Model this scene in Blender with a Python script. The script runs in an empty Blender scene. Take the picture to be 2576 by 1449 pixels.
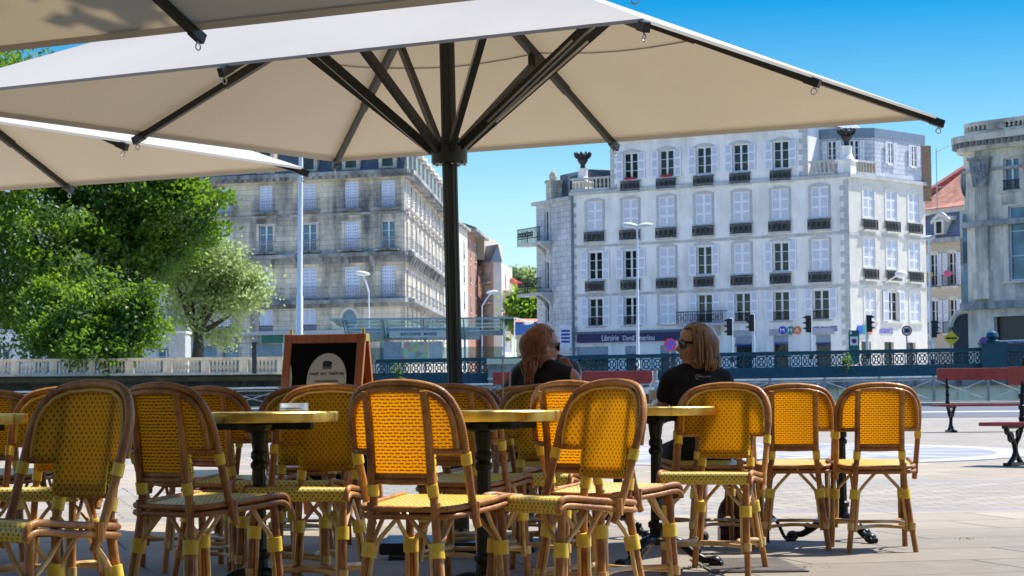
import bpy, bmesh, math, random
from math import sin, cos, pi, radians as R, sqrt, atan2
from mathutils import Vector, Matrix, Quaternion
random.seed(11)
S = bpy.context.scene
COL = S.collection
V = Vector
# ---------------------------------------------------------------- camera model (2576 x 1449 reference pixels)
PW, PH, FL, HC, YH = 2576., 1449., 5460., .83, 1004.
ROLL = math.radians(.5)
PITCH = math.atan((YH - PH/2)/FL)
def ray(px, py):
    u0 = px - PW/2; v0 = PH/2 - py; c, s = cos(PITCH), sin(PITCH)
    u = u0*cos(ROLL) + v0*sin(ROLL); v = -u0*sin(ROLL) + v0*cos(ROLL)
    return V((u, FL*c - v*s, FL*s + v*c))
def at(px, py, Y):
    r = ray(px, py); t = Y/r.y
    return V((r.x*t, Y, HC + r.z*t))
def onz(px, py, z):
    r = ray(px, py); t = (z - HC)/r.z
    return V((r.x*t, r.y*t, z))
# ---------------------------------------------------------------- mesh builder
class MB:
    def __init__(s): s.v = []; s.f = []; s.m = []; s.uv = {}
    def add(s, vs, fs, mi=0, uvs=None):
        o = len(s.v); s.v += [tuple(p) for p in vs]
        for k, f in enumerate(fs):
            if uvs: s.uv[len(s.f)] = [uvs[i] for i in f]
            s.f.append([i+o for i in f]); s.m.append(mi)
    def box(s, x0, x1, y0, y1, z0, z1, mi=0, M=None):
        vs = [V((x, y, z)) for z in (z0, z1) for y in (y0, y1) for x in (x0, x1)]
        if M is not None: vs = [M @ p for p in vs]
        s.add(vs, [(0, 2, 3, 1), (4, 5, 7, 6), (0, 1, 5, 4), (2, 6, 7, 3), (0, 4, 6, 2), (1, 3, 7, 5)], mi)
    def quad(s, a, b, c, d, mi=0): s.add([a, b, c, d], [(0, 1, 2, 3)], mi)
    def bar(s, p, q, w, h, mi=0, up=(0, 0, 1)):
        p = V(p); q = V(q); d = (q-p); L = d.length; d.normalize()
        x = d.cross(V(up))
        if x.length < 1e-4: x = d.cross(V((1, 0, 0)))
        x.normalize(); z = x.cross(d)
        M = Matrix((x, d, z)).transposed().to_4x4(); M.translation = p
        s.box(-w/2, w/2, 0, L, -h/2, h/2, mi, M)
    def tube(s, pts, r, n=8, closed=False, mi=0, caps=True):
        pts = [V(p) for p in pts]; N = len(pts)
        rs = r if isinstance(r, (list, tuple)) else [r]*N
        o = len(s.v); t0 = None; nrm = None
        for i, p in enumerate(pts):
            if closed: t = pts[(i+1) % N] - pts[i-1]
            else: t = pts[min(i+1, N-1)] - pts[max(i-1, 0)]
            t.normalize()
            if nrm is None:
                a = V((0, 0, 1)) if abs(t.z) < .9 else V((1, 0, 0))
                nrm = t.cross(a).normalized()
            else:
                nrm = nrm - t*nrm.dot(t)
                if nrm.length < 1e-6: nrm = t.cross(V((0, 0, 1)))
                nrm.normalize()
            b = t.cross(nrm)
            for k in range(n):
                a = 2*pi*k/n
                s.v.append(tuple(p + (nrm*cos(a) + b*sin(a))*rs[i]))
        for i in range(N if closed else N-1):
            j = (i+1) % N
            for k in range(n):
                l = (k+1) % n
                s.f.append([o+i*n+k, o+i*n+l, o+j*n+l, o+j*n+k]); s.m.append(mi)
        if caps and not closed:
            s.f.append([o+k for k in reversed(range(n))]); s.m.append(mi)
            s.f.append([o+(N-1)*n+k for k in range(n)]); s.m.append(mi)
    def lathe(s, prof, n=16, c=(0, 0, 0), mi=0, a0=0, sx=1, sy=1):
        o = len(s.v); c = V(c); N = len(prof)
        for r, z in prof:
            for k in range(n):
                a = a0 + 2*pi*k/n
                s.v.append((c.x + r*cos(a)*sx, c.y + r*sin(a)*sy, c.z + z))
        for i in range(N-1):
            for k in range(n):
                l = (k+1) % n
                s.f.append([o+i*n+k, o+i*n+l, o+(i+1)*n+l, o+(i+1)*n+k]); s.m.append(mi)
        s.f.append([o+k for k in reversed(range(n))]); s.m.append(mi)
        s.f.append([o+(N-1)*n+k for k in range(n)]); s.m.append(mi)
    def ell(s, c, r, n=16, m=10, mi=0, M=None):
        c = V(c); r = (r, r, r) if not isinstance(r, (tuple, list)) else r
        vs = []; fs = []
        for i in range(m+1):
            th = pi*i/m
            for k in range(n):
                a = 2*pi*k/n
                p = V((r[0]*sin(th)*cos(a), r[1]*sin(th)*sin(a), -r[2]*cos(th)))
                vs.append(c + (M @ p if M is not None else p))
        for i in range(m):
            for k in range(n):
                l = (k+1) % n
                fs.append((i*n+k, i*n+l, (i+1)*n+l, (i+1)*n+k))
        s.add(vs, fs, mi)
    def prism(s, poly, y0, y1, mi=0, M=None):          # poly in (x, z), extruded along y
        n = len(poly)
        vs = [V((x, y0, z)) for x, z in poly] + [V((x, y1, z)) for x, z in poly]
        if M is not None: vs = [M @ p for p in vs]
        s.add(vs, [tuple(range(n)), tuple(reversed(range(n, 2*n)))] + [(i, i+n, (i+1) % n + n, (i+1) % n) for i in range(n)], mi)
    def vprism(s, poly, z0, z1, mi=0, cap=True):                  # poly in (x, y), extruded along z
        n = len(poly)
        vs = [V((x, y, z0)) for x, y in poly] + [V((x, y, z1)) for x, y in poly]
        fs = [(i, (i+1) % n, (i+1) % n + n, i+n) for i in range(n)]
        if cap: fs += [tuple(reversed(range(n))), tuple(range(n, 2*n))]
        s.add(vs, fs, mi)
    def mesh(s, name, mats, smooth=None):
        me = bpy.data.meshes.new(name)
        me.from_pydata(s.v, [], s.f)
        for m in (mats if isinstance(mats, (list, tuple)) else [mats]): me.materials.append(m)
        me.polygons.foreach_set('material_index', s.m)
        if s.uv:
            ul = me.uv_layers.new(name='UVMap')
            for i, uvs in s.uv.items():
                for li, uv in zip(me.polygons[i].loop_indices, uvs): ul.data[li].uv = uv
        if smooth is not None:
            me.shade_smooth(); me.set_sharp_from_angle(angle=R(smooth))
        me.update()
        return me
    def build(s, name, mats, parent=None, M=None, smooth=None, bevel=0):
        o = bpy.data.objects.new(name, s.mesh(name, mats, smooth)); COL.objects.link(o)
        if parent: o.parent = parent
        if M is not None: o.matrix_local = M
        if bevel:
            b = o.modifiers.new('bevel', 'BEVEL'); b.width = bevel; b.segments = 2; b.limit_method = 'ANGLE'
        return o
def put(me, name, parent=None, M=None):
    o = bpy.data.objects.new(name, me); COL.objects.link(o)
    if parent: o.parent = parent
    if M is not None: o.matrix_local = M
    return o
def tag(o, label, cat, group=None):
    o['label'] = label; o['category'] = cat
    if group: o['group'] = group
    return o
def thing(name, label, cat, loc=(0, 0, 0), rz=0, group=None):
    o = bpy.data.objects.new(name, None); COL.objects.link(o)
    o.location = loc; o.rotation_euler = (0, 0, rz); o.empty_display_size = .1
    return tag(o, label, cat, group)
def struct(o, kind='structure'):
    o['kind'] = kind; return o
def dup(root, loc, rz, label, group=None):
    r = root.copy(); COL.objects.link(r); r.location = loc; r.rotation_euler = (0, 0, rz); r['label'] = label
    if group: r['group'] = group
    for ch in list(root.children):
        c = ch.copy(); COL.objects.link(c); c.parent = r
        for g in list(ch.children):
            d = g.copy(); COL.objects.link(d); d.parent = c
    return r
T = Matrix.Translation
def RZ(a): return Matrix.Rotation(a, 4, 'Z')
def smoothpath(pts, n=6, closed=False):
    pts = [V(p) for p in pts]; out = []; N = len(pts)
    for i in range(N if closed else N-1):
        g = (lambda k: pts[k % N]) if closed else (lambda k: pts[max(0, min(N-1, k))])
        a, b, c, d = g(i-1), g(i), g(i+1), g(i+2)
        for k in range(n):
            t = k/n
            out.append(.5*((2*b) + (c-a)*t + (2*a-5*b+4*c-d)*t*t + (3*b-a-3*c+d)*t**3))
    if not closed: out.append(pts[-1])
    return out
# ---------------------------------------------------------------- materials
class NT:
    def __init__(s, name):
        s.mat = bpy.data.materials.new(name); s.mat.use_nodes = True
        s.t = s.mat.node_tree; s.t.nodes.clear()
        s.out = s.t.nodes.new('ShaderNodeOutputMaterial')
    def n(s, typ, ins=None, **kw):
        nd = s.t.nodes.new(typ)
        for k, v in kw.items(): setattr(nd, k, v)
        for k, v in (ins or {}).items(): s.set(nd.inputs[k], v)
        return nd
    def set(s, sock, v):
        if isinstance(v, bpy.types.NodeSocket): s.t.links.new(v, sock)
        else:
            if isinstance(v, (tuple, list)) and len(v) == 3 and sock.type == 'RGBA': v = (*v, 1)
            sock.default_value = v
    def m(s, op, a, b=0, c=0):
        nd = s.n('ShaderNodeMath', operation=op)
        s.set(nd.inputs[0], a); s.set(nd.inputs[1], b); s.set(nd.inputs[2], c)
        return nd.outputs[0]
    def mix(s, fac, a, b, mode='MIX'):
        nd = s.n('ShaderNodeMix', data_type='RGBA', blend_type=mode)
        s.set(nd.inputs[0], fac); s.set(nd.inputs[6], a); s.set(nd.inputs[7], b)
        return nd.outputs[2]
    def co(s, which='Object', scale=(1, 1, 1), rot=(0, 0, 0)):
        tc = s.n('ShaderNodeTexCoord')
        mp = s.n('ShaderNodeMapping', {'Scale': scale, 'Rotation': rot, 'Vector': tc.outputs[which]})
        return mp.outputs[0]
    def noise(s, co, scale, detail=4, rough=.55, dist=0):
        nd = s.n('ShaderNodeTexNoise', {'Vector': co, 'Scale': scale, 'Detail': detail, 'Roughness': rough, 'Distortion': dist})
        return nd.outputs[0]
    def ramp(s, fac, lo, hi):
        nd = s.n('ShaderNodeMapRange', {'Value': fac, 'From Min': lo, 'From Max': hi}); return nd.outputs[0]
    def bump(s, h, dist=.01, st=1.):
        nd = s.n('ShaderNodeBump', {'Height': h, 'Distance': dist, 'Strength': st}); return nd.outputs[0]
    def pr(s, col, rough=.5, metal=0., normal=None, **kw):
        ins = {'Base Color': col, 'Roughness': rough, 'Metallic': metal}
        if normal is not None: ins['Normal'] = normal
        ins.update({k.replace('_', ' '): v for k, v in kw.items()})
        return s.n('ShaderNodeBsdfPrincipled', ins).outputs[0]
    def fin(s, sh):
        s.t.links.new(sh, s.out.inputs[0]); return s.mat
def simple(name, col, rough=.5, metal=0., var=.25, scale=6., bump=0., bscale=60, **kw):
    t = NT(name); co = t.co()
    n = t.noise(co, scale)
    c = t.mix(t.ramp(n, .3, .7), tuple(x*(1-var) for x in col), tuple(min(1, x*(1+var*.6)) for x in col))
    nm = t.bump(t.noise(co, bscale), bump) if bump else None
    return t.fin(t.pr(c, rough, metal, nm, **kw))
def translucent(name, col, tcol, fac, rough=.6, var=.1, scale=8, bump=0):
    t = NT(name); co = t.co()
    n = t.ramp(t.noise(co, scale), .3, .7)
    c = t.mix(n, tuple(x*(1-var) for x in col), col)
    d = t.pr(c, rough)
    tr = t.n('ShaderNodeBsdfTranslucent', {'Color': t.mix(n, tuple(x*(1-var) for x in tcol), tcol)}).outputs[0]
    mx = t.n('ShaderNodeMixShader', {0: fac, 1: d, 2: tr})
    return t.fin(mx.outputs[0])
def rattan():
    t = NT('rattan_cane'); co = t.co()
    a = t.noise(co, 7, 3); b = t.noise(t.co(scale=(60, 60, 3)), 3, 3)
    c = t.mix(t.ramp(a, .3, .72), (.21, .060, .008), (.64, .28, .052))
    c = t.mix(t.m('MULTIPLY', t.ramp(b, .45, .75), .55), c, (.055, .013, .004))
    return t.fin(t.pr(c, t.ramp(b, -.2, 1.2), 0, t.bump(b, .002), Coat_Weight=.2, Coat_Roughness=.15))
def cane_pale():
    t = NT('pale_thin_cane'); co = t.co()
    c = t.mix(t.ramp(t.noise(co, 9), .3, .7), (.38, .19, .045), (.78, .53, .21))
    return t.fin(t.pr(c, .35, Coat_Weight=.4, Coat_Roughness=.2))
def weave(name, kind):
    t = NT(name)
    uv = t.n('ShaderNodeTexCoord').outputs['UV']
    sp = t.n('ShaderNodeSeparateXYZ', {0: uv}); u, v = sp.outputs[0], sp.outputs[1]
    w = t.noise(uv, 25, 2)
    v = t.m('ADD', v, t.m('MULTIPLY', t.m('SUBTRACT', w, .5), .006))
    if kind != 'dash': du, dv, a, b = .0225, .0135, .135, .26
    else: du, dv, a, b = .0245, .0118, .38, .20
    vr = t.m('DIVIDE', v, dv)
    par = t.m('MULTIPLY', t.m('FLOORED_MODULO', t.m('FLOOR', vr), 2), .5)
    fu = t.m('SUBTRACT', t.m('FRACT', t.m('ADD', t.m('DIVIDE', u, du), par)), .5)
    fv = t.m('SUBTRACT', t.m('FRACT', vr), .5)
    mask = t.m('MULTIPLY', t.m('LESS_THAN', t.m('ABSOLUTE', fu), a), t.m('LESS_THAN', t.m('ABSOLUTE', fv), b))
    st = t.m('SINE', t.m('MULTIPLY', u if kind != 'dash' else v, 2*pi/(.0056 if kind != 'dash' else .0059)))
    nz = t.ramp(t.noise(uv, 30, 3), .3, .7)
    if kind == 'seat': y0, y1, br = (.76, .53, .035), (.88, .67, .085), (.10, .03, .006)
    elif kind == 'dots': y0, y1, br = (.68, .46, .015), (.82, .59, .035), (.07, .016, .004)
    else: y0, y1, br = (.62, .31, .010), (.74, .40, .025), (.10, .016, .004)
    y = t.mix(nz, y0, y1)
    y = t.mix(t.m('MULTIPLY', t.ramp(st, .2, -1), .45), y, tuple(x*.6 for x in y0))
    c = t.mix(mask, y, br)
    nm = t.bump(t.m('ADD', t.m('MULTIPLY', st, .5), t.m('MULTIPLY', mask, -1.5)), .0016)
    d = t.pr(c, .42, 0, nm)
    if kind == 'seat': return t.fin(t.pr(c, .40, 0, nm, Coat_Weight=.25, Coat_Roughness=.25))
    tr = t.n('ShaderNodeBsdfTranslucent', {'Color': t.mix(mask, (.98, .72, .06) if kind == 'dots' else (.98, .575, .03), (.28, .05, .008))}).outputs[0]
    mx = t.n('ShaderNodeMixShader', {0: .68, 1: d, 2: tr})
    return t.fin(mx.outputs[0])
def stone(name, c0, c1, dark, amt=.5, blocks=None, scale=.35, bump=.02):
    t = NT(name); co = t.co('Object')
    n1 = t.noise(co, scale, 6, .6); n2 = t.noise(co, scale*7, 5, .65)
    n3 = t.noise(t.co('Object', scale=(1, 1, .22)), scale*3.2, 5, .6)
    c = t.mix(t.ramp(n2, .3, .7), c0, c1)
    n4 = t.noise(t.co('Object', scale=(1, 1, .10)), scale*9, 4, .6)
    st = t.m('MULTIPLY', t.ramp(t.m('ADD', t.m('MULTIPLY', n1, .50), t.m('ADD', t.m('MULTIPLY', n3, .35), t.m('MULTIPLY', n4, .2))), .49, .63), amt)
    c = t.mix(st, c, dark)
    hgt = n2
    if blocks:
        gm = t.n('ShaderNodeTexCoord').outputs['Object']
        s3 = t.n('ShaderNodeSeparateXYZ', {0: gm})
        cv = t.n('ShaderNodeCombineXYZ', {0: t.m('ADD', s3.outputs[0], s3.outputs[1]), 1: s3.outputs[2], 2: 0.})
        bt = t.n('ShaderNodeTexBrick', {'Vector': cv.outputs[0], 'Color1': (1, 1, 1, 1), 'Color2': (.78, .78, .78, 1), 'Mortar': (.42, .42, .42, 1), 'Scale': 1., 'Mortar Size': .02, 'Brick Width': blocks[0], 'Row Height': blocks[1], 'Bias': 0.})
        c = t.mix(.75, c, bt.outputs[0], 'MULTIPLY')
    return t.fin(t.pr(c, .9, 0, t.bump(hgt, bump)))
def leafmat(name, c0, c1, tcol, fac=.4):
    t = NT(name); co = t.co('Object')
    n = t.ramp(t.noise(co, 1.3, 5, .7), .3, .7)
    c = t.mix(n, c0, c1)
    d = t.pr(c, .5)
    tr = t.n('ShaderNodeBsdfTranslucent', {'Color': t.mix(n, tuple(x*.7 for x in tcol), tcol)}).outputs[0]
    mx = t.n('ShaderNodeMixShader', {0: fac, 1: d, 2: tr})
    return t.fin(mx.outputs[0])
def glassy(name, tint=(.9, .97, .95), alpha=.15, rough=.02):
    t = NT(name)
    tr = t.n('ShaderNodeBsdfTransparent', {'Color': tint}).outputs[0]
    g = t.n('ShaderNodeBsdfGlossy', {'Color': (1, 1, 1), 'Roughness': rough}).outputs[0]
    return t.fin(t.n('ShaderNodeMixShader', {0: alpha, 1: tr, 2: g}).outputs[0])
def realglass(name, tint=(.95, .98, 1)):
    t = NT(name)
    g = t.n('ShaderNodeBsdfGlass', {'Color': tint, 'Roughness': .0, 'IOR': 1.45}).outputs[0]
    tr = t.n('ShaderNodeBsdfTransparent', {'Color': tint}).outputs[0]
    return t.fin(t.n('ShaderNodeMixShader', {0: .5, 1: g, 2: tr}).outputs[0])
M_rat, M_pale = rattan(), cane_pale()
M_dots, M_dash = weave('yellow_dotted_weave', 'dots'), weave('brown_dashed_weave', 'dash')
M_seat = weave('pale_yellow_seat_weave', 'seat')
M_bind = simple('yellow_cane_binding', (.78, .54, .05), .4, var=.2, scale=30)
M_pipe = simple('honey_cane_trim', (.66, .40, .10), .35, var=.2, scale=20)
M_iron = simple('black_cast_iron', (.018, .021, .019), .38, .6, var=.4, scale=15)
M_pole = simple('charcoal_aluminium', (.028, .030, .028), .42, .3, var=.2, scale=4)
M_steel = simple('bright_steel', (.55, .55, .54), .3, .9)
def canvas():
    t = NT('offwhite_canvas')
    co = t.co('Object')
    fine = t.noise(t.co('Object', scale=(3, 40, 40), rot=(0, 0, .6)), 6, 3)
    big = t.noise(co, .9, 4)
    k = t.ramp(t.m('ADD', t.m('MULTIPLY', fine, .5), t.m('MULTIPLY', big, .5)), .35, .65)
    d = t.pr(t.mix(k, (.47, .455, .425), (.54, .525, .495)), .85)
    tr = t.n('ShaderNodeBsdfTranslucent', {'Color': t.mix(k, (.53, .395, .225), (.61, .455, .265))}).outputs[0]
    return t.fin(t.n('ShaderNodeMixShader', {0: .17, 1: d, 2: tr}).outputs[0])
M_canvas = canvas()
M_seam = simple('canvas_seam', (.30, .28, .24), .9, var=.1)
# ---------------------------------------------------------------- parasols
HR = 1.62                                   # rim height above the eye
ZR = HC + HR
pA, pM1, pB, pM2, pD, pM3, pM4 = [onz(x, y, ZR) for x, y in ((2375, 308), (1555, 365), (840, 416), (345, 349), (1628, 62), (2068, 212), (548, 176))]
pC = ((2*pM2 - pB) + (2*pM4 - pD))/2
eAB = ((pB - pA) + (pC - pD))/4            # half vectors
eAD = ((pD - pA) + (pC - pB))/4
ctr = (pA + pB + pC + pD)/4
rise = .93
hubz = at(1135, 378, ctr.y).z
def make_parasol(label, c):
    root = thing('parasol', label, 'parasol', (c.x, c.y, 0), 0, 'large canvas parasols over the terrace')
    apex = V((-.01, 0, ZR + .035 + rise))
    cor = [q - ctr for q in (pA, pB, pC, pD)]
    cor = [V((p.x*.986, p.y*.986, ZR + .035)) for p in cor]
    mids = [(cor[i] + cor[(i+1) % 4])/2 for i in range(4)]
    b = MB(); n = 10; m = 12
    for i in range(4):
        P, Q = cor[i], cor[(i+1) % 4]
        vs = []; fs = []
        for r in range(n+1):
            t = r/n
            for k in range(m+1):
                s_ = k/m; e = P.lerp(Q, s_)
                p = apex.lerp(e, t)
                sag = .035*sin(pi*t)*(abs(sin(2*pi*s_)))
                lift = .018*t*abs(sin(2*pi*s_))
                p.z += -sag + lift*.0
                vs.append(p)
        for r in range(n):
            for k in range(m):
                a = r*(m+1)+k
                fs.append((a, a+m+1, a+m+2, a+1))
        b.add(vs, fs)
        # turned hem: a doubled strip below the edge
        inn = []
        for k in range(m+1):
            e = P.lerp(Q, k/m); q = e.lerp(apex, .022) + V((0, 0, -.008))
            inn += [e + V((0, 0, -.001)), e + V((0, 0, -.016)), q + V((0, 0, -.006))]
        b.add(inn, [f for k in range(m) for f in ((3*k, 3*k+1, 3*k+4, 3*k+3), (3*k+1, 3*k+2, 3*k+5, 3*k+4))])
    b.build('canopy', M_canvas, root, smooth=30)
    b = MB()
    for i in range(4):
        P, Q = apex.lerp(cor[i], .52), apex.lerp(cor[(i+1) % 4], .52)
        for k in range(m):
            p_, q_ = P.lerp(Q, k/m), P.lerp(Q, (k+1)/m)
            s0, s1 = .035*sin(pi*.52)*abs(sin(2*pi*k/m)) + .006, .035*sin(pi*.52)*abs(sin(2*pi*(k+1)/m)) + .006
            w_ = (p_ - apex)*.012
            b.add([p_ - V((0, 0, s0)), q_ - V((0, 0, s1)), q_ + w_ - V((0, 0, s1)), p_ + w_ - V((0, 0, s0))], [(0, 1, 2, 3)])
    b.build('seam', M_seam, root)
    hubr = .105
    for i, e in enumerate([x for p in zip(cor, mids) for x in p]):
        r_ = MB(); d = (e - apex); du = d.normalized(); off = V((0, 0, -.035))
        end = e + V((du.x, du.y, du.z))*.035 + off
        st = apex + du*.14 + off
        mid = apex.lerp(e, .70) + off
        r_.bar(st, mid, .038, .050); r_.bar(mid - du*.02, end, .031, .038)
        r_.bar(end - du*.08, end + du*.004, .034, .046)
        o = r_.build('rib', M_pole, root)
        h = MB(); c0 = end - du*.03 + V((0, 0, -.05)); sd = V((-du.y, du.x, 0)).normalized()
        h.tube([c0 + V((du.x, du.y, 0)).normalized()*.016*cos(a) + V((0, 0, 1))*.016*sin(a) for a in [2*pi*k/12 for k in range(12)]], .0035, 6, True)
        h.tube([c0 + V((0, 0, .015)), c0 + V((0, 0, .035))], .004, 6)
        h.build('hook', M_steel, o)
        s_ = MB(); fr = 1.0/V((d.x, d.y, 0)).length
        j = apex.lerp(e, fr) + V((0, 0, -.075))
        hp = V((0, 0, hubz)) + V((d.x, d.y, 0)).normalized()*.085
        s_.bar(hp, j, .032, .050); 
        q0, q1 = hp.lerp(j, .22), hp.lerp(j, .82)
        sdn = V((du.y, -du.x, 0)).normalized()
        s_.bar(q0 + sdn*.021 - V((0, 0, .012)), q1 + sdn*.021 - V((0, 0, .012)), .006, .014, 1)
        s_.bar(j + V((0, 0, -.02)) - du*.06, j + V((0, 0, .03)) + du*.05, .05, .06)
        s_.build('strut', [M_pole, M_steel], root)
    b = MB(); nf = 40
    prof = []
    tilt = V((.055, 0, 0))
    for z in (0.02, ZR + rise - .02):
        f = 1 - z/(ZR + rise)
        for k in range(nf):
            a = 2*pi*k/nf; r0 = .043 if k % 4 < 2 else .0395
            prof.append(V((r0*cos(a), r0*sin(a), z)) + tilt*f)
    b.add(prof, [(k, (k+1) % nf, nf + (k+1) % nf, nf + k) for k in range(nf)] + [tuple(range(nf, 2*nf))])
    b.build('pole', M_pole, root)
    b = MB(); tc = tilt*(1 - hubz/(ZR + rise))
    b.lathe([(.05, -.05), (.088, -.05), (.101, -.043), (.102, .045), (.096, .052), (.06, .055), (.06, .10), (.05, .10)], 32, (tc.x, 0, hubz - .03))
    for k in range(8):
        a = 2*pi*k/8 + .2
        b.lathe([(.009, 0), (.009, .006)], 8, (tc.x + .088*cos(a), .088*sin(a), hubz - .086), 1)
    b.build('hub', [M_pole, M_steel], root, smooth=35)
    b = MB(); b.box(-.42+tilt.x, .42+tilt.x, -.42, .42, 0.002, .05); b.lathe([(.12, .05), (.11, .07), (.06, .09), (.06, .35), (.05, .36)], 20, (tilt.x, 0, 0))
    b.build('base_plate', M_pole, root, bevel=.01)
    return root
main = make_parasol('whole off-white parasol in the middle, its charcoal pole rising among the chairs', ctr)
mA = onz(778, 434, ZR)
T1 = mA - pA
mM = onz(507, 90, ZR)
T2 = mM - (pA + pB)/2
def dup2(root, c, label):
    o = dup(root, (c.x, c.y, 0), 0, label); return o
dup2(main, ctr + V((T1.x, T1.y, 0)), 'off-white parasol cut off at the left edge, hanging before the dark green tree')
dup2(main, ctr + V((T2.x, T2.y, 0)), 'nearest parasol, only its dark beige underside and one rib showing along the top')
dup2(main, ctr + V((T1.x+T2.x, T1.y+T2.y, 0)), 'unseen parasol added left of the picture to shade the left chairs')  # out of frame, included for the shade it throws on the left
for _n, _t in (('T1', T1), ('T2', T2), ('ctr', ctr), ('AB', eAB*2), ('AD', eAD*2)): print(_n, tuple(round(x, 2) for x in _t))
print('angle', math.degrees(eAB.angle(eAD)), 'hub', hubz)
# ---------------------------------------------------------------- bistro chair
def yb(z): return -.185 - (z-.45)*.15
def pyy(x, z): return yb(z) + 1.1*x*x
HOOP = [(.213, -.050, .385), (.214, -.085, .46), (.219, -.14, .62), (.221, -.175, .73), (.208, -.20, .80), (.168, -.222, .857), (.10, -.238, .882), (0, -.246, .890)]
HOOP = HOOP + [(-x, y, z) for x, y, z in reversed(HOOP[:-1])]
def ztop(x):
    x = abs(x); tb = [(0, .872), (.1, .864), (.15, .843), (.18, .812), (.197, .77), (.204, .70)]
    for (a, za), (b, zb) in zip(tb, tb[1:]):
        if x <= b: return za + (zb-za)*(x-a)/(b-a)
    return .70
def nodes_r(path, r, every=.19, ph=0.):
    L = ph; rs = []; prev = path[0]
    for p in path:
        L += (p - prev).length; prev = p
        k = (L % every)/every
        rs.append(r*(1 + .10*math.exp(-((k-.5)/.035)**2)))
    return rs
def cane(mb, pts, r, n=10, k=10, ph=0.):
    p = smoothpath(pts, k); mb.tube(p, nodes_r(p, r, .19, ph), n)
def make_chair(label):
    t = thing('bistro_chair', label, 'chair', (0, 0, 0), 0, 'yellow rattan bistro chairs')
    # --- woven back: two skins
    b = MB(); xs = [-.203, -.197, -.188, -.175, -.16, -.14, -.125, -.10, -.075, -.05, -.025, 0, .025, .05, .075, .10, .125, .14, .16, .175, .188, .197, .203]
    nz = 14
    for side in (0, 1):
        for xa, xb in zip(xs, xs[1:]):
            zb_ = .545 if abs(xa+xb)/2 < .125 else .650
            vs = []; uv = []
            for x in (xa, xb):
                zt = max(ztop(x), zb_ + .01)
                for k in range(nz+1):
                    z = zb_ + (zt - zb_)*k/nz
                    vs.append((x, pyy(x, z) + (.005 if side == 0 else -.005), z)); uv.append((x, z))
            fs = []
            for k in range(nz):
                a = (k, k+nz+1, k+nz+2, k+1)
                fs.append(a[::-1] if side == 0 else a)
            b.add(vs, fs, side, uv)
    b.build('back_panel', [M_dots, M_dash], t, smooth=60)
    b = MB()
    pp = [(-.203, .655), (-.204, .70)]
    tops = [(x, ztop(x)) for x in [-.197, -.18, -.15, -.1, -.05, 0, .05, .1, .15, .18, .197]]
    pp = pp + tops + [(.204, .70), (.203, .655)]
    b.tube([(x, pyy(x, z) + .008, z) for x, z in pp], .0065, 6)
    b.build('back_piping', M_pipe, t, smooth=40)
    # --- hoop and rear rails
    b = MB(); cane(b, HOOP, .0144, 12)
    hp = b.build('back_hoop', M_rat, t, smooth=40)
    for s in (-1, 1):
        w = MB(); w.tube([(s*.2185, -.136, .606), (s*.219, -.1415, .624), (s*.2195, -.147, .645)], .0195, 12); w.build('binding', M_bind, hp, smooth=40)
    b = MB()
    inner = [(.205, -.188, .66), (.203, -.205, .74), (.190, -.222, .80), (.155, -.240, .842), (.09, -.252, .862), (0, -.258, .868)]
    inner = inner + [(-x, y, z) for x, y, z in reversed(inner[:-1])]
    cane(b, inner, .0115, 10)
    cane(b, [(-.13, pyy(.13, .55)-.016, .548), (0, pyy(0, .55)-.016, .545), (.13, pyy(.13, .55)-.016, .548)], .0125)
    cane(b, [(-.13, pyy(.13, .56)-.014, .565), (0, pyy(0, .56)-.015, .565), (.13, pyy(.13, .56)-.014, .565)], .010)
    for s in (-1, 1):
        cane(b, [(s*.12, pyy(.12, .65)-.014, .652), (s*.17, pyy(.17, .65)-.012, .650), (s*.214, -.158, .652)], .0115)
    b.build('back_rail', M_rat, t, smooth=40)
    # --- seat
    b = MB(); nu, nv = 12, 12; vs = []; uv = []
    rows = []
    for j in range(nv+1):
        v = j/nv; rows.append((-.195 + .385*v, .449 + .038*v, v, .165 + .045*min(1, v*1.4)**.8 if v > 0 else .150))
    prof = [(y, z_, w) for y, z_, v, w in rows]
    for k in range(1, 9):
        a = pi*k/8
        prof.append((.19 + .030*sin(a), .487 - .030*(1-cos(a)), .21))
    acc = 0; last = None
    for y, z, w in prof:
        if last: acc += sqrt((y-last[0])**2 + (z-last[1])**2)
        last = (y, z)
        for i in range(nu+1):
            x = w*(2*i/nu - 1)
            dome = .010*(1-(x/.21)**2)*(1 if y < .1899 else 0)*sin(pi*min(1, max(0, (y+.195)/.385)))
            vs.append((x, y, z - .004 + dome)); uv.append((x, acc))
    fs = [(j*(nu+1)+i, j*(nu+1)+i+1, (j+1)*(nu+1)+i+1, (j+1)*(nu+1)+i) for j in range(len(prof)-1) for i in range(nu)]
    b.add(vs, fs, 0, uv)
    b.add([(-.15, -.19, .425), (.15, -.19, .425), (.205, .19, .440), (-.205, .19, .440)], [(3, 2, 1, 0)], 1)
    b.build('seat', [M_seat, M_rat], t, smooth=50)
    b = MB()
    out = [(.217, .216, .433), (.220, .208, .468), (.219, .170, .481), (.213, .05, .470), (.203, -.08, .460), (.185, -.165, .453), (.135, -.203, .449), (0, -.212, .449)]
    out = out + [(-x, y, z) for x, y, z in reversed(out[:-1])]
    cane(b, out, .0112, 10, 6)
    cane(b, [(x*1.015, y*1.0 + (.0), z-.026 if z > .44 else z-.005) for x, y, z in out], .0105, 10, 6)
    for s in (-1, 1):
        for p in ((s*.212, -.07, .442), (s*.128, -.200, .442)):
            b.tube([V(p) + V((0, 0, -.03)), V(p) + V((0, 0, .03))], .0185, 8)
    b.build('seat_rim', M_rat, t, smooth=40)
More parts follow.
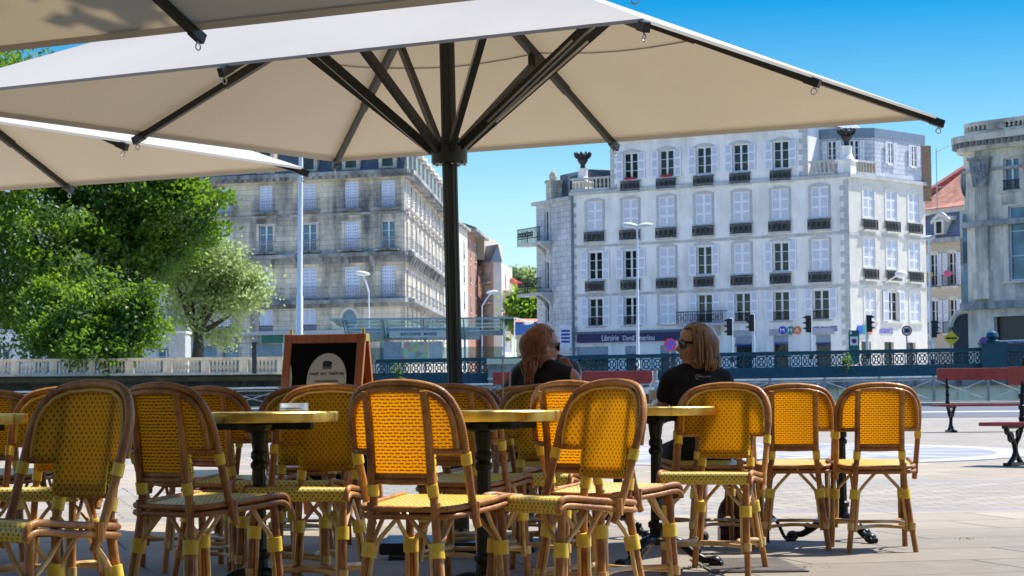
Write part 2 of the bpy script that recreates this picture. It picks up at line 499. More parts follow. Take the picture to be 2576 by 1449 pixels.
    # --- legs with braces and bindings
    def leg(path, sx, sy, dirs, r=.0152):
        mb = MB(); cane(mb, path, r, 12, 10, random.random())
        o = mb.build('leg', M_rat, t, smooth=40)
        P = smoothpath(path, 20)
        def onleg(z): return min(P, key=lambda q: abs(q.z-z))
        br = MB()
        for d in dirs:
            d = V(d)
            pts = [onleg(.11) + d*.0235, onleg(.2) + d*.0240, onleg(.31) + d*.0245, onleg(.345) + d*.040, onleg(.385) + d*.078, onleg(.425) + d*.118 + V((0, 0, .012))]
            br.tube(smoothpath(pts, 6), .0085, 8)
        br.build('brace', M_pale, o, smooth=40)
        w = MB(); c = onleg(.30); up = (onleg(.36) - onleg(.24)).normalized()
        dd = (V(dirs[0]) + V(dirs[1]))*.006
        for k in range(7):
            w.tube([c + dd + up*(-.026 + .0075*k), c + dd + up*(-.026 + .0075*k + .0072)], [.0285, .0285], 14)
        w.build('binding', M_bind, o, smooth=40)
        return o
    for s in (-1, 1):
        o = leg([(s*.178, -.255, 0), (s*.150, -.222, .22), (s*.124, -.198, .45), (s*.119, yb(.56)-.012, .56), (s*.118, yb(.72)-.006, .72), (s*.116, yb(.862)-.012, .862)], s, -1, [(-s, .0, 0), (s*.12, .99, 0)])
        w = MB(); w.tube([(s*.121, -.2005, .495), (s*.119, yb(.535)-.012, .537)], .0205, 12); w.build('binding', M_bind, o, smooth=40)
        leg([(s*.202, .205, 0), (s*.195, .19, .22), (s*.190, .172, .46)], s, 1, [(-s, .0, 0), (0, -1, 0)])
    b = MB(); zz = .125
    rl, fl = (.164, -.238), (.200, .199)
    cane(b, [(-rl[0], rl[1], zz), (-.08, -.17, zz+.006), (0, -.125, zz+.008), (.08, -.17, zz+.006), (rl[0], rl[1], zz)], .0095, 8)
    cane(b, [(-fl[0], fl[1], zz+.01), (-.09, .14, zz+.016), (0, .105, zz+.018), (.09, .14, zz+.016), (fl[0], fl[1], zz+.01)], .0095, 8)
    for s in (-1, 1):
        cane(b, [(s*rl[0], rl[1], zz+.02), (s*.125, -.10, zz+.026), (s*.105, 0, zz+.026), (s*.135, .10, zz+.026), (s*fl[0], fl[1], zz+.026)], .0095, 8)
        for q in (rl, fl):
            b.tube([(s*q[0], q[1], zz-.008), (s*q[0], q[1], zz+.030)], .0190, 10)
    b.build('stretcher', M_pale, t, smooth=40)
    return t
# X, Y of the seat centre, facing angle (0 = facing away from the camera), label
CH = [
 (-.295, 7.80, -27, 'big chair seen from behind in front of the parasol pole, back glowing in the sun'),
 (-1.46, 6.62, 143, 'large yellow dotted chair facing the camera in the lower left corner'),
 (-1.15, 8.10, -37, 'shaded chair seen from behind, beside the big dotted chair at the left'),
 (-.83, 8.98, 166, 'dotted yellow chair facing the camera, in front of the menu board'),
 (.185, 7.92, 129, 'dotted chair turned to the left at the middle table, its seat overlapping the one behind'),
 (.37, 8.78, -40, 'chair seen from behind with orange glowing back, half hidden by the turned dotted chair'),
 (.96, 10.35, 160, 'dotted chair facing the camera at the right table, shadow diagonal across its back'),
 (1.545, 12.02, -6, 'left one of the two sunlit chairs standing side by side at the right'),
 (1.955, 11.83, 0, 'rightmost chair of the terrace, standing in full sun with its back to us'),
 (.10, 10.35, 166, 'dotted chair mostly hidden behind the middle table and its glowing chair'),
 (.13, 12.20, -18, 'chair the red-haired woman sits on'),
 (1.08, 12.12, 12, 'chair the blonde woman in the black top sits on'),
 (-.20, 9.95, -22, 'dark chair seen from behind just in front of the parasol pole, grey seat showing'),
 (-.12, 11.05, -34, 'empty dark chair just right of the parasol pole behind the glass screen'),
 (-1.28, 10.1, -30, 'dark chair seen from behind between the shaded chair and the left table'),
 (-1.17, 12.4, -5, 'far dark chair peeping out beside the foot of the menu board'),
 (-.98, 9.75, 170, 'dotted chair whose rim peeps out left of the chair before the menu board'),
 (-2.66, 11.5, -10, 'dark chair cut off by the left edge of the picture, behind the big dotted chair'),
 (-1.98, 9.2, 170, 'dark chair whose seat shows under the back of the big dotted chair'),
 (-1.62, 10.9, 20, 'dark chair in the shade whose legs show between the two leftmost chairs'),
]
ch0 = make_chair(CH[0][3])
for i, (x, y, a, l) in enumerate(CH):
    if i == 0: ch0.location = (x, y, 0); ch0.rotation_euler = (0, 0, R(a))
    else: dup(ch0, (x, y, 0), R(a), l)
# ---------------------------------------------------------------- bistro tables
def brassmat():
    t = NT('worn_brass'); co = t.co('Object', scale=(6, 6, 1)); n = t.ramp(t.noise(co, 4, 5), .3, .7)
    return t.fin(t.pr(t.mix(n, (.50, .33, .05), (.80, .62, .20)), t.ramp(n, -.6, 2.6), .9))
M_brass = brassmat()
M_top = simple('table_top_laminate', (.42, .36, .22), .3, var=.15)
def make_table(label):
    t = thing('bistro_table', label, 'table', (0, 0, 0), 0, 'round brass edged bistro tables')
    r = .325
    b = MB(); b.lathe([(r-.014, .772), (r-.012, .786), (0.001, .7865)], 64); b.build('table_top', M_top, t, smooth=35)
    b = MB(); b.lathe([(r-.02, .744), (r-.003, .745), (r, .750), (r, .782), (r-.004, .7865), (r-.012, .7875), (r-.012, .780)], 72); b.build('brass_edge', M_brass, t, smooth=35)
    b = MB()
    for a in (0, pi/2):
        M = RZ(a + .35); b.box(-.235, .235, -.016, .016, .715, .743, 0, M)
    b.lathe([(.075, .735), (.06, .71), (.035, .70)], 16)
    b.build('bracket', M_iron, t)
    b = MB(); n = 32
    zs = [(.11, .045), (.14, .045), (.15, .036), (.19, .034), (.20, .042), (.22, .042), (.23, .030), (.55, .026), (.56, .034), (.575, .036), (.59, .026), (.60, .034), (.62, .034), (.63, .027), (.66, .032), (.70, .036)]
    o = len(b.v); 
    for z, r_ in zs:
        for k in range(n):
            a = 2*pi*k/n; rr = r_*(1 - (.10 if (k % 4 < 2 and .22 < z < .56) else 0)); b.v.append((rr*cos(a), rr*sin(a), z))
    for i in range(len(zs)-1):
        for k in range(n):
            l = (k+1) % n; b.f.append([i*n+k, i*n+l, (i+1)*n+l, (i+1)*n+k]); b.m.append(0)
    b.build('column', M_iron, t, smooth=40)
    for k in range(3):
        a = 2*pi*k/3 + .5; d = V((cos(a), sin(a), 0)); f = MB()
        p = smoothpath([d*.03 + V((0, 0, .13)), d*.10 + V((0, 0, .125)), d*.17 + V((0, 0, .075)), d*.23 + V((0, 0, .04)), d*.27 + V((0, 0, .04))], 6)
        f.tube(p, [.028 - .012*i/(len(p)-1) for i in range(len(p))], 10)
        f.ell(d*.285 + V((0, 0, .030)), (.036, .036, .030), 12, 8)
        sd = V((-d.y, d.x, 0))
        for q in (-1, 0, 1):
            f.ell(d*.312 + sd*.018*q + V((0, 0, .018)), (.014, .014, .018), 8, 6)
        f.ell(d*.20 + V((0, 0, .085)), (.022, .022, .02), 8, 6)
        f.build('foot', M_iron, t, smooth=50)
    return t
TB = [((1213-1288)/640., 5460/640., .2, 'middle brass edged table between the glowing chair and the parasol pole'),
      ((650-1288)/615., 5460/615., .9, 'left brass edged table carrying the ashtray'),
      ((1645-1288)/510., 5460/510., 1.4, 'right brass edged table in front of the blonde woman'),
      ((-130-1288)/600., 9.1, .2, 'table cut off by the left edge, only its brass rim showing'),
      (.62, 12.95, .6, 'table of the two women, carrying the glass and the bottle'),
      ((2112-1288)/436., 12.55, .45, 'table hidden behind the two sunlit chairs, its clawed iron feet showing')]
tb0 = make_table(TB[0][3])
for i, (x, y, a, l) in enumerate(TB):
    if i == 0: tb0.location = (x, y, 0); tb0.rotation_euler = (0, 0, a)
    else: dup(tb0, (x, y, 0), a, l)
def visglass():
    t = NT('clear_glass')
    tr = t.n('ShaderNodeBsdfTransparent', {'Color': (.93, .96, .98)}).outputs[0]
    g = t.n('ShaderNodeBsdfGlossy', {'Color': (1, 1, 1), 'Roughness': .04}).outputs[0]
    d = t.n('ShaderNodeBsdfTranslucent', {'Color': (.85, .90, .95)}).outputs[0]  # white scatter put in for the bright highlights on the glass
    lw = t.n('ShaderNodeLayerWeight', {'Blend': .35}).outputs[1]
    a = t.n('ShaderNodeMixShader', {0: t.m('ADD', t.m('MULTIPLY', lw, .6), .05), 1: tr, 2: g}).outputs[0]
    return t.fin(t.n('ShaderNodeMixShader', {0: .14, 1: a, 2: d}).outputs[0])
M_glass = visglass()
# ashtray on left table
p = at(735, 1026, 8.7)
t = thing('ashtray', 'clear glass ashtray on the left brass edged table', 'ashtray', (p.x, 8.78, .7875))
b = MB(); b.lathe([(.048, 0), (.056, .003), (.058, .032), (.052, .034), (.049, .010), (.001, .008)], 28); b.build('bowl', M_glass, t, smooth=40)
b = MB(); b.lathe([(.0585, .006), (.0592, .008), (.0592, .014), (.0585, .016)], 28); b.build('rim_band', M_steel, t, smooth=40)
# glass and bottle on the women's table
p = at(1628, 990, 12.8)
t = thing('drinking_glass', 'stemless glass with red berries left of the clear bottle', 'glass', (p.x, 12.8, .7875))
b = MB(); b.lathe([(.028, 0), (.040, .02), (.046, .06), (.041, .105), (.038, .105), (.043, .06), (.036, .022), (.001, .008)], 24); b.build('bowl', M_glass, t, smooth=40)
b = MB(); b.lathe([(.033, .010), (.042, .03), (.044, .066), (.001, .066)], 20); b.build('drink', simple('iced_drink', (.62, .25, .22), .25, var=.6, scale=60), t, smooth=40)
p = at(1648, 990, 12.75)
t = thing('bottle', 'clear glass bottle with a label between the two women', 'bottle', (p.x, 12.75, .7875))
b = MB(); b.lathe([(.034, 0), (.037, .006), (.037, .10), (.030, .125), (.016, .145), (.0155, .19), (.018, .192), (.018, .202), (.001, .202)], 24); b.build('body', M_glass, t, smooth=40)
b = MB(); b.lathe([(.0374, .03), (.0378, .032), (.0378, .085), (.0374, .087)], 24); b.build('paper_label', simple('white_label', (.78, .80, .80), .6), t, smooth=40)
b = MB(); b.lathe([(.0335, .008), (.0345, .012), (.0345, .095), (.001, .095)], 20); b.build('water', glassy('water_tint', (.80, .88, .92), .06), t, smooth=40)
# ---------------------------------------------------------------- ground, road, river
def gz(y):
    tb = [(-60, 0), (14, 0), (22, .06), (36, .22), (62, .40), (82, .54)]
    for (a, za), (b, zb) in zip(tb, tb[1:]):
        if y <= b: return za + (zb-za)*(y-a)/(b-a)
    return .54
def paving():
    t = NT('pale_stone_paving')
    co = t.co('Object', rot=(0, 0, R(-14)))
    bt = t.n('ShaderNodeTexBrick', {'Vector': co, 'Color1': (.235, .197, .146, 1), 'Color2': (.172, .145, .107, 1), 'Mortar': (.06, .05, .042, 1), 'Scale': 1., 'Mortar Size': .011, 'Mortar Smooth': .3, 'Brick Width': 1.35, 'Row Height': .78, 'Bias': -.2}, offset=.37)
    bt2 = t.n('ShaderNodeTexBrick', {'Vector': co, 'Color1': (.39, .335, .26, 1), 'Color2': (.28, .24, .185, 1), 'Mortar': (.10, .088, .07, 1), 'Scale': 1., 'Mortar Size': .010, 'Brick Width': .30, 'Row Height': .16, 'Bias': -.1}, offset=.5)
    obj = t.co('Object')
    sep = t.n('ShaderNodeSeparateXYZ', {0: t.co('Object', rot=(0, 0, R(-6)))})
    y = sep.outputs[1]
    band = t.m('MULTIPLY', t.m('GREATER_THAN', y, 15.2), t.m('LESS_THAN', y, 19.6))
    band2 = t.m('GREATER_THAN', y, 26.)
    c = t.mix(t.m('MAXIMUM', band, band2), t.mix(t.ramp(y, 12.5, 14.5), bt.outputs[0], t.mix(1., bt.outputs[0], (1.75, 1.7, 1.62), 'MULTIPLY')), bt2.outputs[0])  # paints the terrace slabs darker for deeper shade, farther slabs brighter for grazing light
    n = t.noise(obj, .55, 6, .65); n2 = t.noise(obj, 5., 6, .7); n3 = t.noise(obj, 38, 4, .7)
    c = t.mix(t.m('MULTIPLY', t.ramp(n, .42, .70), .5), c, (.215, .175, .125))
    c = t.mix(t.m('MULTIPLY', t.ramp(n2, .5, .8), .30), c, (.42, .395, .36))
    c = t.mix(t.m('MULTIPLY', t.ramp(n3, .45, .75), .28), c, (.15, .13, .105))
    # long sett joints: flat grey bands crossing the square
    jb = t.m('LESS_THAN', t.m('ABSOLUTE', t.m('SUBTRACT', t.m('FLOORED_MODULO', t.m('ADD', y, t.m('MULTIPLY', sep.outputs[0], .05)), 4.4), 2.2)), .16)
    c = t.mix(t.m('MULTIPLY', t.m('MULTIPLY', jb, t.m('GREATER_THAN', y, 14.)), .65), c, (.21, .215, .225))
    h = t.m('ADD', t.m('MULTIPLY', bt.outputs[1], -1.), t.m('MULTIPLY', n3, .5))
    return t.fin(t.pr(c, .75, 0, t.bump(h, .006)))
M_pave = paving()
b = MB(); ys = [-60, -20, 0, 6, 10, 14, 18, 22, 28, 36, 48, 62, 82]; xs = [-90, -30, -10, 0, 10, 30, 90]
vs = [(x, y, gz(y)) for y in ys for x in xs]
b.add(vs, [(j*7+i, j*7+i+1, (j+1)*7+i+1, (j+1)*7+i) for j in range(len(ys)-1) for i in range(6)])
struct(b.build('plaza_paving', M_pave))
M_asph = simple('grey_asphalt', (.115, .125, .145), .85, var=.2, scale=1.5, bump=.01)
M_line = simple('white_road_paint', (.50, .50, .49), .7, var=.15)
def strip(name, y0, y1, sl, m, dz, x0=-90, x1=90, n=24):
    b = MB()
    vs = []
    for y in (y0, y1):
        for k in range(n+1):
            x = x0 + (x1-x0)*k/n; yy = y + sl*x; vs.append((x, yy, gz(yy) + dz))
    b.add(vs, [(k, k+1, n+k+2, n+k+1) for k in range(n)]); return struct(b.build(name, m))
# the road lies beyond the square; its surface follows the ground
def band(name, ya, yb_, m, dz, x0=-60, x1=60):
    b = MB(); yy = [ya] + [y for y in ys if ya < y < yb_] + [yb_]
    vs = [(x, y, gz(y) + dz) for y in yy for x in (x0, x1)]
    b.add(vs, [(2*i, 2*i+1, 2*i+3, 2*i+2) for i in range(len(yy)-1)]); return struct(b.build(name, m))
band('road', 50, 72, M_asph, .006); band('road_marking', 57.5, 59.5, M_line, .012)
b = MB(); b.box(-60, 60, 72, 72.3, .40, gz(72)+.12); b.box(-60, 60, 72.3, 79.4, .40, gz(72)+.115); struct(b.build('quay_pavement', simple('quay_pavement_stone', (.30, .28, .24), .85), bevel=.01))
b = MB(); b.box(-90, 90, 79.5, 82, -6, .62); struct(b.build('quay_edge', simple('quay_stone', (.42, .39, .33), .9, bump=.02)))
def watermat():
    t = NT('river_water'); co = t.co('Object'); n = t.noise(co, 1.2, 5)
    return t.fin(t.pr((.02, .04, .04), .08, 0, t.bump(n, .08)))
b = MB(); b.quad((-300, 82, -3), (300, 82, -3), (300, 112, -3), (-300, 112, -3)); struct(b.build('river_water', watermat()))
b = MB(); b.quad((-900, 111, 2.2), (900, 111, 2.2), (900, 3000, 2.2), (-900, 3000, 2.2)); struct(b.build('far_bank_ground', simple('far_bank_pavement', (.52, .49, .43), .9)))
# compass mosaic in the paving
def mosaic():
    t = NT('compass_mosaic'); co = t.co('Object')
    s = t.n('ShaderNodeSeparateXYZ', {0: co}); x, y = s.outputs[0], s.outputs[1]
    r = t.m('SQRT', t.m('ADD', t.m('MULTIPLY', x, x), t.m('MULTIPLY', y, y)))
    a = t.m('ARCTAN2', y, x)
    star = t.m('GREATER_THAN', t.m('SINE', t.m('MULTIPLY', a, 16)), t.m('SUBTRACT', t.m('MULTIPLY', r, .55), .7))
    ring = t.m('GREATER_THAN', t.m('SINE', t.m('MULTIPLY', r, 4.2)), .55)
    k = t.m('ABSOLUTE', t.m('SUBTRACT', star, ring))
    pink = t.m('GREATER_THAN', t.m('SINE', t.m('ADD', t.m('MULTIPLY', a, 8), t.m('MULTIPLY', r, 1.7))), .55)
    c = t.mix(k, (.22, .235, .265), (.44, .425, .40))
    c = t.mix(t.m('MULTIPLY', pink, .5), c, (.35, .29, .255))
    c = t.mix(t.m('MULTIPLY', t.ramp(t.noise(co, 20, 4), .4, .8), .3), c, (.25, .235, .215))
    return t.fin(t.pr(c, .7))
b = MB(); n = 64; nr = 16; RM = 3.7; MC = V((2.9, 27.5)); vs = []; fs = []
for j in range(nr+1):
    for k in range(n):
        q = MC + V((cos(2*pi*k/n), sin(2*pi*k/n)))*RM*j/nr; vs.append((q.x-MC.x, q.y-MC.y, gz(q.y) + .006))
fs = [(j*n+k, (j+1)*n+k, (j+1)*n+(k+1) % n, j*n+(k+1) % n) for j in range(nr) for k in range(n)]
b.add(vs, fs); o = struct(b.build('paving_mosaic', mosaic())); o.location = (MC.x, MC.y, 0)
# drain grate
p = onz(1880, 1424, 0)
t = thing('drain_grate', 'dark flat iron drain grate in the paving before the right chairs', 'drain grate', (p.x, p.y, 0))
b = MB(); b.box(-.23, .23, -.42, .42, .003, .008); b.build('frame', simple('grey_grate_iron', (.12, .11, .10), .7, var=.3), t, RZ(.05))
b = MB()
for k in range(14): b.box(-.21, .21, -.40 + k*.06, -.37 + k*.06, .008, .012)
b.build('slats', simple('grey_grate_iron_light', (.20, .18, .16), .7, var=.3), t, RZ(.05))
# weeds in the joints
M_weed = leafmat('weed_green', (.06, .13, .02), (.12, .22, .04), (.2, .35, .05))
b = MB(); rr = random.Random(5)
for (px, py) in ((2435, 1357), (2150, 1218), (1735, 1430), (2020, 1428), (2285, 1240), (2210, 1255), (1600, 1300), (2085, 1238)):
    c0 = onz(px, py, 0)
    for k in range(16):
        p0 = c0 + V((rr.gauss(0, .05), rr.gauss(0, .04), .002)); a = rr.uniform(0, 6.28); L = rr.uniform(.010, .020)
        d = V((cos(a), sin(a), rr.uniform(.4, 1.1)))*L; w = V((-sin(a), cos(a), 0))*.005
        b.add([p0 - w, p0 + w, p0 + d], [(0, 1, 2)])
struct(b.build('weeds', M_weed), 'stuff')
# ---------------------------------------------------------------- riverside railing
def line3(px0, py0, Y0, px1, py1, Y1, f): return at(px0, py0, Y0).lerp(at(px1, py1, Y1), f)
FA, FB = at(-120, 989, 80.5), at(2760, 941, 80.5)
M_rail = simple('galvanised_rail', (.17, .22, .24), .45, .5, var=.3)
t = thing('riverside_railing', 'long low metal railing with crossed bars along the river edge', 'railing', (0, 80.5, .6))
O = V((0, 80.5, .6)); n = 21
b = MB(); b.tube([FA - O, FB - O], .032, 8); b.tube([FA - O + V((0, 0, -.10)), FB - O + V((0, 0, -.10))], .018, 6); b.build('top_rail', simple('pale_rail', (.40, .46, .46), .4, .4), t)
b = MB()
for i in range(n*13):
    p = FA.lerp(FB, i/(n*13)) - O; b.bar(p + V((0, 0, -.12)), V((p.x, p.y, .45)), .008, .008)
b.tube([V((FA.x, FA.y, 1.05)) - O, V((FB.x, FB.y, 1.05)) - O], .012, 6)
b.build('bar_infill', M_rail, t)
pm = MB(); pm.box(-.045, .045, -.045, .045, -.05, 1.0); pme = pm.mesh('post', M_rail)
for i in range(n+1):
    p = FA.lerp(FB, i/n) - O
    o = put(pme, 'post', t, T((p.x, p.y, .02)) @ Matrix.Diagonal((1, 1, (p.z + .02)/1.0, 1)))
b = MB()
for i in range(n):
    p, q = FA.lerp(FB, i/n) - O, FA.lerp(FB, (i+1)/n) - O
    b.tube([p + V((0, -.02, -.1)), V((q.x, -.02, .04))], .016, 6); b.tube([q + V((0, .02, -.1)), V((p.x, .02, .04))], .016, 6)
b.build('cross_brace', simple('bright_brace', (.45, .47, .47), .35, .7), t)
# ---------------------------------------------------------------- bridge with blue lattice parapet
def bridgetop(px): return at(px, 905 + (873-905)*(px-960)/(2576-960), 100)
BA, BB = bridgetop(945), bridgetop(2760)
M_blue = simple('dark_teal_iron', (.010, .082, .115), .45, .2, var=.3)
O = V((0, 100, 0)); bdir = (BB-BA); BL = bdir.length; bdir.normalize()
Mb = Matrix((bdir, V((0, 1, 0)), V((-bdir.z, 0, bdir.x)))).transposed().to_4x4(); Mb.translation = BA
t = thing('bridge_parapet', 'long blue-green iron bridge parapet with pierced circle pattern', 'parapet', (0, 100, 0))
Mo = T(-O) @ Mb
b = MB(); b.box(0, BL, -.10, .10, -.17, 0); b.box(0, BL, -.13, .13, -.035, .012); b.build('top_rail', M_blue, t, Mo)
b = MB(); b.box(0, BL, -.06, .06, -1.00, -.70); b.box(0, BL, -.16, .10, -1.30, -.98); b.build('lower_girder', M_blue, t, Mo)
unit = MB(); w = .53
for s in (-1, 1):
    unit.tube([(w/2 + s*w/2*0 + .185*cos(2*pi*k/20), 0, -.435 + .215*sin(2*pi*k/20)) for k in range(20)], .030, 6, True) if s == 1 else None
    unit.tube([(w/2 + s*w/2 + .215*cos(2*pi*k/20)*1.0, 0, -.435 + .235*sin(2*pi*k/20)) for k in range(20)], .026, 6, True) if s == 1 else None
for s in (-1, 1):
    unit.bar((w/2 - .13, 0, -.435 - s*.15), (w/2 - .04, 0, -.435 - s*.05), .05, .05); unit.bar((w/2 + .13, 0, -.435 - s*.15), (w/2 + .04, 0, -.435 - s*.05), .05, .05)
unit.bar((0, 0, -.70), (0, 0, -.17), .07, .05)
unit.tube([(w/2 + .075*cos(2*pi*k/4), 0, -.435 + .075*sin(2*pi*k/4)) for k in range(4)], .022, 6, True)
ume = unit.mesh('lattice_panel', M_blue)
for k in range(int(BL/w)): put(ume, 'lattice_panel', t, Mo @ T((k*w, 0, 0)))
for px in (2497,):
    p = at(px, 873, 99.7); b = MB(); b.box(-.55, .55, -.3, .3, -1.35, .12); b.box(-.62, .62, -.36, .36, .12, .20); b.lathe([(.30, .2), (.33, .28), (.20, .36), (.30, .48), (.24, .66), (.10, .74), (.02, .76)], 16); b.build('pier', M_blue, t, T(p - O), smooth=40)
t = thing('bridge', 'pale stone bridge wall carrying the blue parapet over the river', 'bridge', (0, 100, -3))
M_bst = stone('bridge_weathered_stone', (.24, .24, .23), (.42, .42, .40), (.03, .035, .04), .9, scale=.8)
M_bpale = stone('bridge_pale_wall', (.84, .74, .52), (.90, .81, .60), (.55, .46, .30), .4, scale=.5)  # warm bright stone, sunlight put into the colour of this shaded wall
O = V((0, 100, -3)); Mo = T(-O) @ Mb
b = MB(); b.box(-1, BL, -.35, 1.5, -1.72, -1.3); b.build('cornice', M_bst, t, Mo)
b = MB(); b.box(-1, BL, -.1, 1.5, -2.45, -1.72);
for k in range(12): b.box(2 + k*2.75, 2.5 + k*2.75, -.25, -.1, -2.40, -1.75)
b.build('wall', M_bpale, t, Mo)
b = MB(); b.box(-1, BL, .6, 1.5, -6.5, -2.45); b.build('arch_shadow', simple('painted_arch_shade', (.05, .055, .06), .9), t, Mo)  # dark block whose colour stands in for the shade below the wall
p0, p1 = at(1228, 903, 99.2), at(1312, 985, 99.2)
t = thing('stone_pier', 'dark weathered stone pier ending the blue parapet behind the red-haired woman', 'stone pier', (p0.x, 99.2, -3))
b = MB(); w = p1.x - p0.x; b.box(0, w, -.3, .5, 0, p0.z+3-.25); b.build('shaft', M_bst, t)
b = MB(); b.box(-.06, w+.06, -.4, .6, p0.z+3-.25, p0.z+3); b.box(-.03, w+.03, -.35, .5, p0.z+3-.95, p0.z+3-.85); b.build('coping', M_bpale, t)
for px, py, n_, l in ((1000, 940, 60, 'small green bush growing from the bridge wall at the left'), (2128, 920, 90, 'green weed sprouting from the blue parapet right of the blonde woman')):
    p = at(px, py, 99.4); b = MB()
    for k in range(n_):
        q = V((rr.gauss(0, .13), rr.gauss(0, .1), rr.gauss(.12, .18))); a, e = rr.uniform(0, 6.28), rr.uniform(-1, 1); s_ = rr.uniform(.05, .11)
        d = V((cos(a), sin(a), e)).normalized()*s_; w_ = d.cross(V((.3, .5, .8))).normalized()*s_*.6
        b.add([q-d, q+w_, q+d, q-w_], [(0, 1, 2, 3)])
    b2 = MB(); b2.tube([(0, 0, -.45), (.02, 0, -.2), (0, 0, .1)], .02, 6)
    t = thing('wall_plant', l, 'plant', p); b.build('foliage', M_weed, t); b2.build('stem', simple('weed_stem', (.22, .12, .05), .8), t)
# ---------------------------------------------------------------- far quay wall and balustrade
M_bal = stone('balustrade_stone', (.55, .45, .31), (.70, .60, .44), (.22, .19, .15), .5, scale=.6)
L0, L1_ = at(-60, 904, 120), at(712, 905, 120)
t = thing('stone_balustrade', 'long stone balustrade with turned balusters on the far quay under the trees', 'balustrade', (L0.x, 120, L0.z - 1.06))
WL = L1_.x - L0.x
b = MB(); b.box(0, WL, -.2, .2, .90, 1.06); b.box(0, WL, -.24, .24, 1.0, 1.04); b.build('coping', M_bal, t)
b = MB(); b.box(0, WL, -.22, .22, 0, .22); b.build('plinth', M_bal, t)
pm = MB(); pm.box(-.22, .22, -.22, .22, .22, .90); pme = pm.mesh('pier', M_bal)
bm_ = MB(); bm_.lathe([(.085, 0), (.085, .05), (.05, .08), (.06, .14), (.105, .27), (.085, .38), (.045, .50), (.05, .56), (.08, .60), (.08, .68)], 10); bme = bm_.mesh('baluster', M_bal, 40)
nb = 8
for k in range(nb+1): put(pme, 'pier', t, T((k*(WL-.2)/nb + .1, 0, 0)))
for k in range(nb):
    for j in range(7): put(bme, 'baluster', t, T((k*(WL-.2)/nb + .1 + .42 + j*((WL-.2)/nb - .84)/6, 0, .22)))
t = thing('quay_wall', 'mossy dark stone embankment wall below the balustrade', 'wall', (L0.x, 119.6, -4))
M_qw = stone('mossy_quay_stone', (.20, .20, .19), (.40, .40, .38), (.04, .045, .04), .8, (1.2, .45), scale=.5)
zt = L0.z - 1.06 + 4
b = MB(); b.box(-20, WL+13, 0, 1, 0, zt - .25); b.build('masonry', M_qw, t)
b = MB(); b.box(-20, WL+13, -.25, 1, zt-.25, zt); b.build('coping', M_bal, t)
# ---------------------------------------------------------------- glass windbreak and menu board
gl0, gl1 = at(955, 1000, 11.45), at(1264, 1000, 11.45)
t = thing('glass_windbreak', 'clear glass terrace screen standing before the parasol pole', 'glass screen', (gl0.x, 11.45, 0))
b = MB(); b.box(0, gl1.x - gl0.x, -.004, .004, .08, 1.06); b.build('pane', glassy('windbreak_glass', (.95, .985, .99), .04), t)
b = MB(); b.box(gl1.x-gl0.x, gl1.x-gl0.x+.008, -.008, .008, .02, 1.06); b.build('edge_strip', simple('glass_edge', (.50, .62, .62), .2), t)
b = MB(); b.box(0, gl1.x-gl0.x, -.02, .02, 0.02, .08); b.box(.05, .13, -.15, .15, 0, .02); b.box(gl1.x-gl0.x-.13, gl1.x-gl0.x-.05, -.15, .15, 0, .02); b.build('foot_rail', M_pole, t)
# menu board
M_wood = None
def woodmat():
    t = NT('varnished_orange_wood'); co = t.co('Object', scale=(14, 14, 1.2)); n = t.ramp(t.noise(co, 3, 5, .6, .8), .3, .7)
    return t.fin(t.pr(t.mix(n, (.26, .060, .012), (.47, .135, .026)), .38, Coat_Weight=.3))
M_wood = woodmat()
def text_mesh(s, size, name, m, extr=.001, align='CENTER', spacing=1., shear=0, bold=0):
    cu = bpy.data.curves.new('t', 'FONT'); cu.body = s; cu.size = size; cu.extrude = extr; cu.align_x = align; cu.align_y = 'CENTER'; cu.space_character = spacing; cu.shear = shear; cu.offset = bold
    o = bpy.data.objects.new('t', cu); COL.objects.link(o); bpy.context.view_layer.update()
    me = bpy.data.meshes.new_from_object(o.evaluated_get(bpy.context.evaluated_depsgraph_get()))
    bpy.data.objects.remove(o); bpy.data.curves.remove(cu)
    me.name = name; me.materials.clear(); me.materials.append(m); return me
UP = Matrix.Rotation(pi/2, 4, 'X')
def text(parent, name, s, size, m, M, **k): return put(text_mesh(s, size, name, m, **k), name, parent, M @ UP)
Yb = 14.4; sB = FL/Yb
a0, a1, a2 = at(722, 838, Yb+.10), at(940, 828, Yb-.08), at(708, 990, Yb)
bw = .585; bh = 1.27
c = (a0 + a1)/2
t = thing('menu_board', 'wooden folding menu board with black panels standing behind the chairs', 'sandwich board', (c.x - .02, Yb, 0), R(-20))
lean = .20
def boardside(sgn, nm, front):
    Ms = T((0, sgn*.02, bh)) @ Matrix.Rotation(sgn*lean*1.0, 4, 'X') @ T((0, 0, -bh))
    b = MB(); fw = .055
    b.box(-bw/2, -bw/2+fw, -.014, .014, .04, bh); b.box(bw/2-fw, bw/2, -.014, .014, .04, bh)
    b.box(-bw/2+fw, bw/2-fw, -.013, .013, bh-.062, bh-.002); b.box(-bw/2+fw, bw/2-fw, -.013, .013, .16, .21)
    fr = b.build('frame', M_wood, t, Ms, bevel=.004)
    b = MB(); b.box(-bw/2+fw, bw/2-fw, -.004, .004, .21, bh-.062); b.build('panel', simple('black_chalk_panel', (.004, .004, .004), .9, var=.3, Specular_IOR_Level=.1), t, Ms)
    return Ms
Mf = boardside(-1, 'front', True); boardside(1, 'back', False)
b = MB()
for s in (-1, 1): b.lathe([(.012, -.03), (.012, .03)], 10, (s*(bw/2-.03), 0, bh+.004)); b.box(s*(bw/2)-.004, s*(bw/2)+.004, -.03, .03, bh-.05, bh-.005)
b.build('hinge', M_brass, t)
